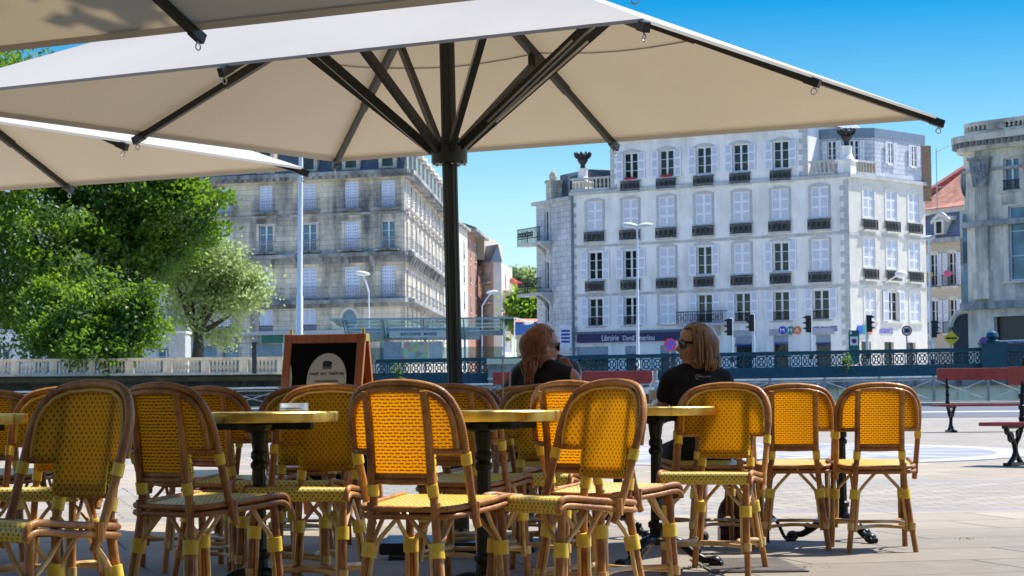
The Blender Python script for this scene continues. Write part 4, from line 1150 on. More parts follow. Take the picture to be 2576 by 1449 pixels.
# bookshop fascia and insurance lettering
xa, xb = hz(1455, 850)[0], hz(1712, 850)[0]; za, zb_ = hz(1580, 860)[1], hz(1580, 836)[1]
b = MB(); b.box(xa, xb, -.18, -.002, za, zb_-.06); o = b.build('shop_sign', simple('navy_fascia', (.006, .010, .10), .35, var=.1), town, TO @ Mf_)
b = MB(); b.box(xa-.6, xb+.6, -.30, -.002, zb_-.06, zb_+.10); b.build('cornice', simple('teal_shop_cornice', (.08, .14, .17), .5), o)
M_txt = simple('white_letters', (.75, .76, .80), .5, var=.03)
x1_, x2_ = hz(1518, 850)[0], hz(1598, 850)[0]
zt_ = (za+zb_)/2
def walltext(parent, s, px0, px1, py, m, M=Mf_, h=hz, off=-.2, size=None, **k):
    x0, z0 = h(px0, py); x1, _ = h(px1, py)
    me = text_mesh(s, 1., 'lettering', m, extr=.01, **k)
    xs_ = [v.co.x for v in me.vertices]; ys_ = [v.co.y for v in me.vertices]
    sx = (x1-x0)/(max(xs_)-min(xs_)); sy = size/(max(ys_)-min(ys_)) if size else sx
    mx, my = (max(xs_)+min(xs_))/2, (max(ys_)+min(ys_))/2
    for v in me.vertices: v.co = ((v.co.x-mx)*sx, (v.co.y-my)*sy, v.co.z)
    return put(me, 'lettering', parent, (TO @ M if parent.parent is None else Matrix()) @ T(((x0+x1)/2, off, z0)) @ UP)
walltext(o, 'Librairie', 1518, 1560, 850.5, M_txt, size=.40); walltext(o, 'Dam', 1571, 1593, 850.5, M_txt, size=.34); walltext(o, 'g', 1594, 1600, 851, M_txt, size=.34); walltext(o, 'meriou', 1609, 1650, 850.5, M_txt, size=.36)
M_navy = simple('navy_letters', (.02, .03, .30), .5)
sg = thing('insurance_sign', 'row of blue, green and orange lettered discs with ASSURANCES on the white townhouse', 'sign', town.location)
for px, col, ch in ((1970, (.02, .04, .45), 'M'), (1989, (.01, .22, .20), 'M'), (2003+4, (.75, .16, .03), 'A')):
    x, z = hz(px, 831); b = MB(); b.prism([(x + .27*cos(2*pi*k/24), z + .27*sin(2*pi*k/24)) for k in range(24)], -.10, -.002); d_ = b.build('disc', simple('disc_'+ch+str(px), col, .4, var=.05), sg, TO @ Mf_)
    walltext(d_, ch, px-5, px+5, 831, M_txt, off=-.115, size=.26)
walltext(sg, 'ASSURANCES', 2043, 2107, 828, M_navy, off=-.02, size=.33, bold=.02)
walltext(town, 'ASSURANCES', 1848, 1893, 869, M_navy, off=-.0, size=.22); walltext(town, 'PLACEMENTS', 2052, 2091, 866, M_navy, off=-.0, size=.22); walltext(town, '05 59 59 11 30', 1950, 1982, 864, M_navy, off=-.0, size=.16)
sg = thing('side_insurance_sign', 'small blue, green and orange discs and faded lettering on the sunlit side wall', 'sign', town.location)
for px, col in ((2161, (.02, .10, .5)), (2173, (.02, .30, .22)), (2186, (.80, .18, .06))):
    x, z = hr(px, 830); b = MB(); b.prism([(x + .30*cos(2*pi*k/24), z + .30*sin(2*pi*k/24)) for k in range(24)], -.10, -.002); b.build('disc', simple('side_disc%d' % px, col, .4, var=.05), sg, TO @ Mr_)
walltext(sg, 'ASSURANCES', 2212, 2246, 832, simple('faded_violet_letters', (.22, .22, .62), .6), M=Mr_, h=hr, off=-.02, size=.34)
# ===== grey corner building at the left
Q0 = flat(at(480, 885, 174)); Q1 = flat(at(1020, 885, 168)); Q2 = flat(at(1119, 885, 208))
old = thing('corner_building', 'large sooty grey stone corner building with a mansard roof and dark cornices', 'building', ((Q0+Q1)/2 + V((0, 0, G0))))
OO = T(-old.location)
Mo1, Lo1 = frame_of(Q0, Q1); Mo2, Lo2 = frame_of(Q1, Q2)
ho = lambda px, py: hit(Q0, Q1, px, py); hs_ = lambda px, py: hit(Q1, Q2, px, py)
zc = ho(900, 437)[1]
cols = [ho(x, 600)[0] for x in (565, 669, 778, 885, 977)]
zo = [ho(800, y)[1] for y in (530, 632, 752, 835)]
O_a = Win(1.12, 2.15, 'closed', surround=False, grille='light', shut=(M_shutb, M_slatb), sur=M_oldc, rows=1); O_b = Win(1.22, 2.2, 'closed', stoneside=.22, arch=0, grille='light', shut=(M_shutb, M_slatb), sur=M_old, rows=1)
O_bo = Win(1.22, 2.2, 'bare', stoneside=.22, arch=0, grille='light', sur=M_old, pane=M_bluepane)
O_c = Win(1.22, 2.45, 'closed', surround=False, grille='lightwide', shut=(M_shutb, M_slatb), sur=M_oldc, rows=1); O_d = Win(1.12, 1.8, 'closed', surround=False, grille='rail', shut=(M_shutb, M_slatb), sur=M_old, rows=1)
holes = []; pl = []
for r_, z in enumerate(zo):
    for k, x in enumerate(cols):
        if r_ == 3 and k >= 3: continue
        w = [O_a, O_bo if k in (1, 2, 4) else O_b, O_c, O_d][r_]; holes.append(w.hole(x, z)); pl.append((w, x, z))
sh = [(ho(640, 870)[0], ho(710, 870)[0]), (ho(560, 870)[0], ho(600, 870)[0]), (ho(500, 870)[0], ho(545, 870)[0]), (ho(955, 870)[0], ho(990, 870)[0])]
for a, b_ in sh: holes.append((a, b_, G0, ho(670, 866)[1]))
b = MB(); facade_grid(b, Lo1, G0, zc, holes); b.build('wall', M_old, old, OO @ Mo1)
for w, x, z in pl: w.place(old, OO @ Mo1, x, z)
for a, b_ in sh:
    b = MB(); b.quad((a, .2, G0), (b_, .2, G0), (b_, .2, ho(670, 866)[1]), (a, .2, ho(670, 866)[1])); b.build('shop_window', M_bluepane, old, OO @ Mo1)
S_a = Win(1.2, 2.2, 'bare', surround=True, arch=0, stoneside=.15, sur=M_cream_, grille='light'); S_b = Win(1.2, 2.2, 'closed', surround=True, arch=0, stoneside=.15, sur=M_cream_, grille='light', rows=1)
holes = []; pl = []; ncol = 10
zs_ = [z for z in zo]
for r_, z in enumerate(zs_):
    for k in range(ncol):
        x = 1.8 + k*(Lo2-3.6)/(ncol-1); w = S_b if (k*3+r_) % 5 == 0 else S_a; holes.append(w.hole(x, z)); pl.append((w, x, z))
M_tanst = stone('tan_limestone', (.56, .50, .40), (.68, .62, .51), (.15, .12, .10), .7, (1.1, .42), scale=.2)  # separate tan limestone for the side wall and dormers
b = MB(); facade_grid(b, Lo2, G0, zc, holes); b.build('side_wall', M_tanst, old, OO @ Mo2)
for w, x, z in pl: w.place(old, OO @ Mo2, x, z)
def cornices(M, L, h_, par):
    b = MB(); b.box(-.1, L+.5, -.75, -.002, zc-.12, zc+.18); b.box(-.1, L+.4, -.5, -.002, zc-.32, zc-.12)
    n = int(L/.55)
    for k in range(n): b.box(k*L/n, k*L/n+.28, -.62, -.5, zc-.40, zc-.12)
    z = zo[1] - .10 + 2.95; b.box(0, L, -.12, -.002, z-.1, z+.1)
    z = zo[1] - .25; b.box(-.1, L+.3, -.75, -.002, z-.28, z); b.box(-.1, L+.2, -.30, -.002, z-.75, z-.28)
    for k in range(int(L/2.2)): b.prism([(-.7, z-.28), (-.3, z-.28), (-.3, z-1.05), (-.45, z-.8)], k*2.2+.4, k*2.2+.75, 0, Matrix(((0, 1, 0, 0), (1, 0, 0, 0), (0, 0, 1, 0), (0, 0, 0, 1))))
    z = zo[2] - .12; b.box(-.1, L+.3, -.75, -.002, z-.3, z); b.box(-.1, L+.2, -.2, -.002, z-.6, z-.3)
    b.build('cornice', M_oldc, old, OO @ M)
cornices(Mo1, Lo1, ho, 1); cornices(Mo2, Lo2, hs_, 1)
# pilasters and oval window
b = MB()
for x in ((cols[3]+cols[4])/2 + .6, Lo1-.45): b.box(x-.35, x+.35, -.12, -.002, zo[2]+.1, zo[0]-.4)
b.build('pilaster', M_old, old, OO @ Mo1)
x, z = ho(880, 803); b = MB(); b.tube([(x + .75*cos(2*pi*k/20), -.05, z + .9*sin(2*pi*k/20)) for k in range(20)], .16, 6, True); b.prism([(x + .7*cos(2*pi*k/20), z + .85*sin(2*pi*k/20)) for k in range(20)], -.05, -.01, 1); b.build('oval_window', [M_cream_, M_bluepane], old, OO @ Mo1)
b = MB(); b.box(0, Lo1, -.35, -.002, ho(670, 856)[1]+.4, ho(670, 856)[1]+.7); b.build('shop_fascia', simple('pale_fascia', (.50, .51, .52), .6), old, OO @ Mo1)
x, z = ho(655, 853); b = MB(); b.box(-1.0, 1.0, -.15, -.002, -.35, .35); b.build('shop_sign', simple('green_shop_sign', (.01, .16, .10), .5), old, OO @ Mo1 @ T((ho(970, 853)[0]-.6, 0, z)))
b = MB(); b.box(-.9, .9, -.15, -.002, -.35, .35); b.build('shop_sign', simple('green_shop_sign', (.01, .16, .10), .5), old, OO @ Mo1 @ T((ho(715, 845)[0]-1., 0, z)))
# mansard
def mansard(M, L, h0, h1):
    b = MB(); b.add([(0, -.1, h0), (L, -.1, h0), (L, 1.6, h1), (0, 1.6, h1), (0, 8, h1), (L, 8, h1)], [(0, 1, 2, 3), (3, 2, 5, 4)]); return b
b = mansard(Mo1, Lo1, zc+.18, zc+4.0); b.build('roof', M_slate, old, OO @ Mo1)
b = mansard(Mo2, Lo2, zc+.18, zc+4.0); b.build('roof', M_slate, old, OO @ Mo2)
dm = MB(); dm.box(-.75, .75, -.12, 1.2, 0, 2.1); dm.prism([(-.95, 2.1), (.95, 2.1), (.75, 2.45), (0, 2.7), (-.75, 2.45)], -.3, 1.3); dm.quad((-.45, -.13, .2), (.45, -.13, .2), (.45, -.13, 1.9), (-.45, -.13, 1.9), 1); dme = dm.mesh('dormer', [M_tanst, M_pane])
for k in range(10): put(dme, 'dormer', old, OO @ Mo2 @ T((1.8 + k*(Lo2-3.6)/9, 0, zc+.3)))
for x in cols[1:]: put(dme, 'dormer', old, OO @ Mo1 @ T((x, 0, zc+.3)))
# ===== street houses behind
def streethouse(name, label, P, Q, ztop_, wm, ncol, rows, win, roofm, depth=9, front=None, eave=.4):
    P, Q = flat(P), flat(Q); M, L = frame_of(P, Q); h = thing(name, label, 'building', ((P+Q)/2 + V((0, 0, G0)))); O_ = T(-h.location)
    hol = []; pl = []
    for z in rows:
        for k in range(ncol):
            x = L*(k+.5)/ncol; hol.append(win.hole(x, z)); pl.append((x, z))
    b = MB(); facade_grid(b, L, G0, ztop_, hol); b.quad((0, 0, G0), (0, 0, ztop_), (0, depth, ztop_), (0, depth, G0)); b.quad((L, 0, G0), (L, depth, G0), (L, depth, ztop_), (L, 0, ztop_)); b.build('wall', wm, h, O_ @ M)
    for x, z in pl: win.place(h, O_ @ M, x, z)
    b = MB(); b.add([(-.2, -eave, ztop_), (L+.2, -eave, ztop_), (L+.2, depth/2, ztop_+2), (-.2, depth/2, ztop_+2), (L+.2, depth, ztop_), (-.2, depth, ztop_)], [(0, 1, 2, 3), (3, 2, 4, 5), (0, 3, 5), (1, 4, 2), (0, 5, 4, 1)]); b.build('roof', roofm, h, O_ @ M)
    b = MB(); b.box(0, L, -eave, -.002, ztop_-.3, ztop_-.002); b.build('eave', M_oldc, h, O_ @ M)
    return h, O_ @ M, L
W_s = Win(1.0, 1.9, 'bare', surround=True, arch=0, stoneside=.15, sur=M_cream_, grille='rail')
zf = lambda py, d: at(1200, py, d).z
M_brick = simple('red_brick', (.38, .19, .14), .9, var=.3, scale=8)
M_rend = simple('pale_rendered_wall', (.62, .58, .52), .9, var=.15, scale=.6)
h, M_, L_ = streethouse('narrow_house', 'narrow pale house just right of the parasol pole, next to the red brick one', at(1119, 880, 209), at(1178, 880, 232), zf(545, 216), M_rend, 3, [zf(y, 220) for y in (640, 700, 770)], W_s, M_slate)
h, M_, L_ = streethouse('brick_house', 'red brick house in the side street with pink chimneys on its roof', at(1178, 880, 233), at(1216, 880, 252), zf(585, 240), M_brick, 3, [zf(y, 240) for y in (655, 715, 790)], W_s, M_slate, eave=1.0)
for k in range(3):
    b = MB(); b.box(-.5, .5, -.7, .7, 0, 3.4); b.box(-.6, .6, -.8, .8, 3.4, 3.7, 1); b.build('chimney', [simple('pink_brick_chimney', (.48, .24, .20), .9), M_oldc], h, M_ @ T((2 + k*4.5, 4.4, zf(585, 240)+.5)))
ap0, ap1 = at(1212, 880, 246), at(1243, 880, 243)
W_ap = Win(1.5, 2.0, 'closed', surround=False, grille='light', shut=(M_wframe, M_shut), sur=M_cream_, rows=1)
h, M_, L_ = streethouse('apartment_house', 'cream apartment house with flowered balconies at the end of the side street', ap0, ap1, zf(655, 240), M_rend, 1, [zf(y, 240) for y in (705, 758, 810)], W_ap, M_lead, depth=1)
W_ap2 = Win(1.0, 1.9, 'bare', surround=False, sur=M_cream_)
Mx, Lx = frame_of(flat(ap1), flat(at(1290, 880, 262))); OX = T(-h.location)
hol = []; pl = []
for z in [zf(y, 246) for y in (720, 772, 822, 868)]:
    for k in range(4): hol.append(W_ap2.hole(Lx*(k+.5)/4, z)); pl.append((Lx*(k+.5)/4, z))
b = MB(); facade_grid(b, Lx, G0, zf(655, 246), hol); b.build('side_wall', simple('sun_tinted_cream_render', (.72, .68, .60), .9, var=.12), h, OX @ Mx)  # brighter copy of the front render, sunlight put into its colour
for x, z in pl: W_ap2.place(h, OX @ Mx, x, z)
b = MB(); b.box(1.5, Lx, 1.2, 6, zf(655, 246), zf(655, 246)+2.8); b.build('penthouse', simple('beige_penthouse', (.50, .44, .34), .9), h, OX @ Mx)
for z in [zf(y, 246) for y in (722, 776, 828)]:
    b = MB(); b.box(Lx*.45, Lx, -1.1, 0, z-.3, z-.1); b.box(Lx*.45, Lx, -1.1, -1.05, z-.1, z+.9, 1); b.build('balcony', [M_rend, simple('tan_balcony_panel', (.40, .33, .20), .7)], h, OX @ Mx)
    b = MB()
    for q in range(90): b.ell((Lx*.45+Lx*.55*(q+rr.random())/90, -1.1+rr.uniform(-.08, .08), z+.9+rr.uniform(-.05, .2)), rr.uniform(.20, .28), 6, 4)
    b.build('flowers', simple('orange_balcony_flowers', (.65, .12, .06), .7, var=.5, scale=9), h, OX @ Mx)
# blue fronted low shop
sp0 = at(1300, 880, 205); shp = thing('low_shop', 'low shop with blue fascia and orange roof beneath the bright green tree', 'building', (sp0.x, 205, G0))
b = MB(); b.box(0, 4.2, 0, 5, 0, zf(838, 205)-G0); b.build('wall', simple('beige_shop_wall', (.46, .42, .36), .9), shp)
b = MB(); b.box(-.2, 1.9, -.9, -.001, zf(838, 205)-G0-.2, zf(812, 205)-G0); b.build('fascia', simple('bright_blue_fascia', (.02, .12, .40), .5), shp)
b = MB(); b.add([(-.3, -.9, zf(812, 205)-G0), (3.0, -.9, zf(812, 205)-G0), (2.6, 3, zf(800, 205)-G0), (0, 3, zf(800, 205)-G0)], [(0, 1, 2, 3)]); b.box(-.3, 3, -.9, 3, zf(812, 205)-G0-.1, zf(812, 205)-G0-.01); b.build('roof', M_tile, shp)
b = MB(); b.box(.2, 1.2, -.05, -.001, 0, 2.6); b.box(1.5, 2.6, -.05, -.001, .5, 2.6); b.build('shop_window', M_pane, shp)
# ===== small house with slate mansard between townhouse and theatre
P, Q = flat(at(2322, 880, 172)), flat(at(2425, 880, 168))
sm = thing('mansard_house', 'small sunlit house with slate mansard, dormer and orange tiles beside the townhouse', 'building', ((P+Q)/2 + V((0, 0, G0)))); SO = T(-sm.location)
Ms_, Ls = frame_of(P, Q); hm = lambda px, py: hit(P, Q, px, py)
SH = Win(.95, 2.5, 'open', surround=True, stoneside=.12, sur=M_cream_, rows=2)
cx2 = [hm(x, 700)[0] for x in (2349, 2396)]; zz2 = [hm(2370, y)[1] for y in (718, 835)]
b = MB(); zc2 = hm(2370, 600)[1]; facade_grid(b, Ls, G0, zc2, [SH.hole(x, z) for x in cx2 for z in zz2]); b.build('wall', simple('warm_render', (.56, .50, .40), .9, var=.2), sm, SO @ Ms_)  # plain warm render colour
for x in cx2:
    for z in zz2:
        o = SH.place(sm, SO @ Ms_, x, z)
        b = MB(); b.box(-.75, .75, -.5, 0, -.3, -.12); b.build('balcony_slab', M_cream_, o)
        b = MB()
        for k in range(12): b.box(-.72+k*.13, -.69+k*.13, -.48, -.45, -.12, .7)
        b.box(-.75, .75, -.5, -.44, .7, .75); b.build('balcony', M_bal_iron, o)
for x, col in zip(cx2, ((.55, .35, .05), (.75, .15, .25))):
    b = MB()
    for q in range(40): b.ell((x+rr.uniform(-.3, .35), -.5+rr.uniform(-.08, .08), zz2[0]+.75+rr.uniform(0, .22)), rr.uniform(.10, .15), 6, 4)
    b.build('flowers', simple('flowers%.2f' % col[0], col, .7, var=.4, scale=12), sm, SO @ Ms_)
zc3 = hm(2370, 520)[1]
b = MB(); b.add([(0, -.3, zc2), (Ls, -.3, zc2), (Ls, 1.2, zc3), (0, 1.2, zc3)], [(0, 1, 2, 3)]); b.build('mansard', stone('pale_slates', (.17, .19, .23), (.26, .28, .33), (.10, .11, .14), .4, (.4, .25)), sm, SO @ Ms_)
b = MB(); b.box(0, Ls, -.6, .0, zc2-.35, zc2-.003); b.build('eave', M_oldc, sm, SO @ Ms_)
b = MB(); x = hm(2370, 560)[0]; b.box(x-.55, x+.55, -.35, 1.2, zc2+.3, zc2+1.5); b.quad((x-.3, -.36, zc2+.4), (x+.3, -.36, zc2+.4), (x+.3, -.36, zc2+1.3), (x-.3, -.36, zc2+1.3), 1)
b.tube(smoothpath([(x-1.0, -.2, zc2+1.3), (x-.5, -.2, zc2+1.65), (x, -.2, zc2+1.9), (x+.5, -.2, zc2+1.75), (x+1.0, -.2, zc2+1.35)], 5), .16, 6); b.box(x-.9, x+.9, -.2, 1.2, zc2+1.4, zc2+1.72); b.build('dormer', [M_cream_, M_pane], sm, SO @ Ms_)
zc4 = hm(2370, 450)[1]
b = MB(); b.add([(-1.5, .6, zc3), (Ls+1, .6, zc3), (Ls+1, 6, zc4-.7), (-1.5, 6, zc4+1.2)], [(0, 1, 2, 3)]); b.box(-1, Ls, .9, 1.3, zc3-.4, zc3-.01, 1); b.build('roof', [M_tile, M_cream_], sm, SO @ Ms_)
p = at(2355, 500, 182); hs2 = thing('dark_gable_house', 'dark red gable rising behind the orange tiled roof', 'building', (p.x, 182, G0))
b = MB(); zt_ = at(2400, 415, 182).z - G0; b.prism([(-.3, 0), (6, 0), (6, zt_+1.6), (-.3, zt_-2.6)], 0, 8); b.build('wall', simple('dark_red_gable', (.13, .05, .045), .9, var=.4, scale=1), hs2)
b = MB(); b.prism([(-.5, zt_-2.6), (6, zt_+1.62), (6, zt_+2.1), (-.5, zt_-2.1)], -.3, 8); b.build('roof', simple('red_roof_edge', (.36, .07, .045), .8, var=.5), hs2)
p = at(2357, 480, 170); an = thing('roof_antenna', 'thin television antenna on the roof left of the classical building', 'antenna', (p.x, 170, at(2357, 500, 170).z))
b = MB(); hh = at(2357, 372, 170).z - at(2357, 500, 170).z; b.tube([(0, 0, -2), (0, 0, hh)], .04, 6); b.build('mast', M_steel, an)
b = MB(); b.tube([(-.1, 0, hh-.4), (1.0, 0, hh+.15)], .03, 6)
for k in range(5): b.tube([(.1+.2*k, -.25, hh-.3+.1*k), (.1+.2*k, .25, hh-.3+.1*k)], .02, 5)
b.tube([(0, 0, .9), (1.3, 0, .95)], .025, 5); b.build('aerial', M_steel, an)
# ===== pale building behind the plane trees
q0, q1 = at(-260, 885, 172), at(470, 885, 176)
pb = thing('long_building', 'long pale building glimpsed behind the trunks of the plane trees', 'building', ((q0.x+q1.x)/2, 174, G0)); hq = at(300, 560, 174).z
Mq_, Lq_ = frame_of(flat(q0), flat(q1)); W_lb = Win(1.3, 2.0, 'bare', surround=True, arch=0, stoneside=.15, sur=M_greyst, pane=M_bluepane); hol = []; pl = []
for z in (G0+.9, G0+4.4, G0+8):
    for k in range(7): x = Lq_*(k+.5)/7; hol.append(W_lb.hole(x, z)); pl.append((x, z))
b = MB(); facade_grid(b, Lq_, G0, hq, hol); b.build('wall', simple('pale_grey_render', (.66, .67, .68), .9, var=.12, scale=.4), pb, T(-pb.location) @ Mq_)
for x, z in pl: W_lb.place(pb, T(-pb.location) @ Mq_, x, z)
b = MB(); b.box(-.3, Lq_+.3, -.5, 8, hq, hq+.4); b.build('roof', M_slate, pb, T(-pb.location) @ Mq_)
# ===== classical building at right edge
Yt = 118; R0, R1 = at(2462, 880, Yt), at(2760, 880, Yt-6)
R0, R1 = flat(R0), flat(R1); Mt_, Lt = frame_of(R0, R1)
th = thing('classical_building', 'ornate grey classical stone building with rounded corner and roof balustrade at the right edge', 'building', (R0.x, R0.y, G0)); HO = T(-th.location)
ht_ = lambda px, py: hit(R0, R1, px, py)
M_thst = stone('carved_grey_stone', (.64, .57, .46), (.80, .73, .60), (.15, .15, .16), .8, scale=.35)
def curve(rad, n=8, off=0.):              # rounded corner turning back to the left of R0
    d = V((R1.x-R0.x, R1.y-R0.y)).normalized(); nrm = V((d.y, -d.x))
    c0 = V((R0.x, R0.y)) - nrm*rad
    pts = []
    for k in range(n+1):
        a = (pi*.62)*(1 - k/n)
        v = nrm*cos(a) - d*sin(a); pts.append(c0 + v*(rad+off))
    return pts
RAD = 1.7
zcor = ht_(2500, 352)[1]; zpar = ht_(2500, 300)[1]
def ringpoly(off):
    c_ = curve(RAD, 10, off); d = V((R1.x-R0.x, R1.y-R0.y)).normalized(); nrm = V((d.y, -d.x)); e = V((R1.x, R1.y)) + nrm*off
    return [tuple(q) for q in c_] + [tuple(e), tuple(e - nrm*9), tuple(c_[0] - nrm*6)]
zg = ht_(2500, 742)[1]
w_big = Win(2.4, 4.0, 'bare', surround=True, arch=0, stoneside=.35, sur=M_thst, pane=M_bluepane); w_top = Win(1.05, 1.75, 'bare', surround=True, arch=0, stoneside=.3, sur=M_thst, pane=M_bluepane, grille='rail')
xb_, zb_ = ht_(2572, 705)[0], ht_(2572, 705)[1]; xt_, zt_ = ht_(2545, 478)
b = MB()
holes = [w_big.hole(xb_+.35, zb_), w_top.hole(xt_, zt_)]
sx0, sx1, szz = ht_(2500, 800)[0], Lt, ht_(2540, 795)[1]
holes.append((sx0, Lt-1., G0, szz))
facade_grid(b, Lt, G0, zcor, holes, .3)
b.build('wall', M_thst, th, HO @ Mt_)
b = MB(); c_ = curve(RAD, 12); vs = [V((q.x, q.y, z)) for z in (G0, zcor) for q in c_]; n = len(c_)
b.add(vs, [(k, k+1, n+k+1, n+k) for k in range(n-1)]); b.build('rounded_corner', M_thst, th, HO, smooth=40)
w_big.place(th, HO @ Mt_, xb_+.35, zb_); w_top.place(th, HO @ Mt_, xt_, zt_)
b = MB(); b.quad((sx0, .28, G0), (Lt-1, .28, G0), (Lt-1, .28, szz), (sx0, .28, szz)); o = b.build('shopfront', simple('black_shopfront', (.012, .016, .022), .3), th, HO @ Mt_)
b = MB(); b.box(sx0, Lt-1, .1, .14, szz-1.35, szz-1.28); b.box(sx0, Lt-1, .1, .15, szz-2.05, szz-1.45, 1); b.build('fascia', [M_wframe, simple('navy_shop_sign', (.01, .015, .06), .4)], o)
TOs = TO; TO = HO
walltext(o, 'BANQUE COURTOIS', 2530, 2576, 862, simple('pale_blue_letters', (.45, .5, .7), .5), M=Mt_, h=ht_, off=.08, size=.14)
TO = TOs
for nm, z0, z1, off, m in (('plinth_course', zg-.75, zg-.35, .35, M_oldc), ('cornice', zcor-.5, zcor, .35, M_thst), ('cornice', zcor, zcor+.35, .65, M_thst), ('frieze', zcor-1.65, zcor-1.5, .12, M_oldc), ('string_course', ht_(2450, 572)[1], ht_(2450, 572)[1]+.3, .25, M_oldc), ('string_course', ht_(2450, 768)[1], ht_(2450, 768)[1]+.2, .12, M_thst)):
    b = MB(); b.vprism(ringpoly(off), z0, z1); b.build(nm, m, th, HO)
b = MB(); b.box(-.1, .1, -.1, .1, zcor-.28, zcor-.002); dtm = b.mesh('dentil', M_oldc); c_ = ringpoly(.5)[:12]
path = [V((*q, 0)) for q in c_]; acc = 0
for p_, q_ in zip(path, path[1:]):
    L_ = (q_-p_).length; d = (q_-p_).normalized(); s_ = 0
    k = max(1, int(L_/.42))
    for j in range(k):
        c0 = p_.lerp(q_, (j+.5)/k); put(dtm, 'dentil', th, HO @ T((c0.x, c0.y, 0)))
b = MB(); b.vprism(ringpoly(-.1), zcor+.36, zcor+.62); b.vprism(ringpoly(-.05), zpar-.22, zpar); 
o = b.build('roof_balustrade', M_thst, th, HO)
bp = ringpoly(-.15)[:11] + [ringpoly(-.15)[11]]
bal = MB(); hgt = zpar-.22-zcor-.62; bal.lathe([(.10, 0), (.06, .12*hgt), (.12, .35*hgt), (.06, .7*hgt), (.10, hgt)], 8); balm = bal.mesh('baluster', M_thst, 40)
path = [V((*q, 0)) for q in bp]; d_ = [0]
for p_, q_ in zip(path, path[1:]): d_.append(d_[-1] + (q_-p_).length)
def onpath(s_):
    for k in range(len(path)-1):
        if s_ <= d_[k+1]: return path[k].lerp(path[k+1], (s_-d_[k])/(d_[k+1]-d_[k]))
    return path[-1]
s_ = .2
while s_ < d_[-1]-.3:
    ph = (s_ % 4.0); q = onpath(s_)
    if 1.0 < ph < 3.9: put(balm, 'baluster', o, T((q.x, q.y, zcor+.62)))
    s_ += .30
s_ = 0
while s_ < d_[-1]:
    b = MB()
    for j in range(8):
        q = onpath(min(d_[-1], s_ + j*.12)); b.box(q.x-.14, q.x+.14, q.y-.12, q.y+.12, zcor+.60, zpar-.2)
    s_ += 4.0
    b.build('balustrade_pier', M_thst, o)
# pilaster with capital
xp = ht_(2473, 600)[0]; b = MB(); z0, z1 = zb_ + .2, ht_(2473, 470)[1]
b.box(xp-.42, xp+.42, -.16, -.002, z0, z1)
for k in range(6): b.tube([(xp-.34+k*.136, -.16, z0+.5), (xp-.34+k*.136, -.16, z1-.05)], .038, 6)
b.box(xp-.52, xp+.52, -.26, -.003, zg-.2, z0+.35)
b.build('pilaster', M_thst, th, HO @ Mt_)
b = MB(); zq = ht_(2473, 402)[1]; b.prism([(xp-.42, z1), (xp+.42, z1), (xp+.68, zq), (xp-.68, zq)], -.26, -.004); b.box(xp-.75, xp+.75, -.34, -.004, zq, zq+.14)
for k in range(14): b.ell((xp+rr.uniform(-.45, .45), -.28, rr.uniform(z1+.1, zq-.1)), (.11, .08, .15), 8, 6)
b.build('capital', M_oldc, th, HO @ Mt_)
c_ = curve(RAD, 12, .05); q = c_[9]; zz_ = at(2425, 455, Yt).z
b = MB(); b.ell((0, 0, 0), (.22, .10, .70), 14, 10); b.tube([(.28*cos(2*pi*k/20), -.0, .78*sin(2*pi*k/20)) for k in range(20)], .07, 6, True); b.build('cartouche', M_oldc, th, HO @ T((q.x+.10, q.y+.16, zz_)) @ RZ(-.4), smooth=50)
q = c_[9]; b = MB(); b.box(-.45, .45, -.08, .1, -1.5, 1.5); b.quad((-.3, -.09, -1.4), (.3, -.09, -1.4), (.3, -.09, 1.3), (-.3, -.09, 1.3), 1); b.build('corner_window', [M_thst, M_bluepane], th, HO @ T((q.x+.14, q.y+.10, at(2432, 595, Yt).z)) @ RZ(-.45))
b = MB(); b.box(-.45, .45, -.08, .1, -2.4, 1.5); b.quad((-.3, -.09, -2.3), (.3, -.09, -2.3), (.3, -.09, 1.3), (-.3, -.09, 1.3), 1); b.build('corner_window', [M_thst, M_bluepane], th, HO @ T((q.x+.14, q.y+.10, at(2432, 665, Yt).z)) @ RZ(-.45))
# arch doorway at the corner foot
x, z = ht_(2440, 870); qd = c_[8]; b = MB()
aw = .75; zs1 = at(2440, 820, Yt).z - G0
b.prism([(-aw, 0), (aw, 0), (aw, zs1)] + [(aw*cos(pi*k/12), zs1 + aw*sin(pi*k/12)) for k in range(1, 12)] + [(-aw, zs1)], -.06, .4); b.build('arch_door', simple('dark_arch_door', (.03, .035, .045), .6), th, T((qd.x-th.location.x, qd.y-th.location.y-.02, 0)) @ RZ(-.55))
b = MB(); b.tube([(1.0*aw*1.15*cos(pi*k/12), -.06, zs1 + aw*1.15*sin(pi*k/12)) for k in range(13)], .16, 6); b.build('arch_moulding', M_thst, th, T((qd.x-th.location.x, qd.y-th.location.y-.02, 0)) @ RZ(-.55))
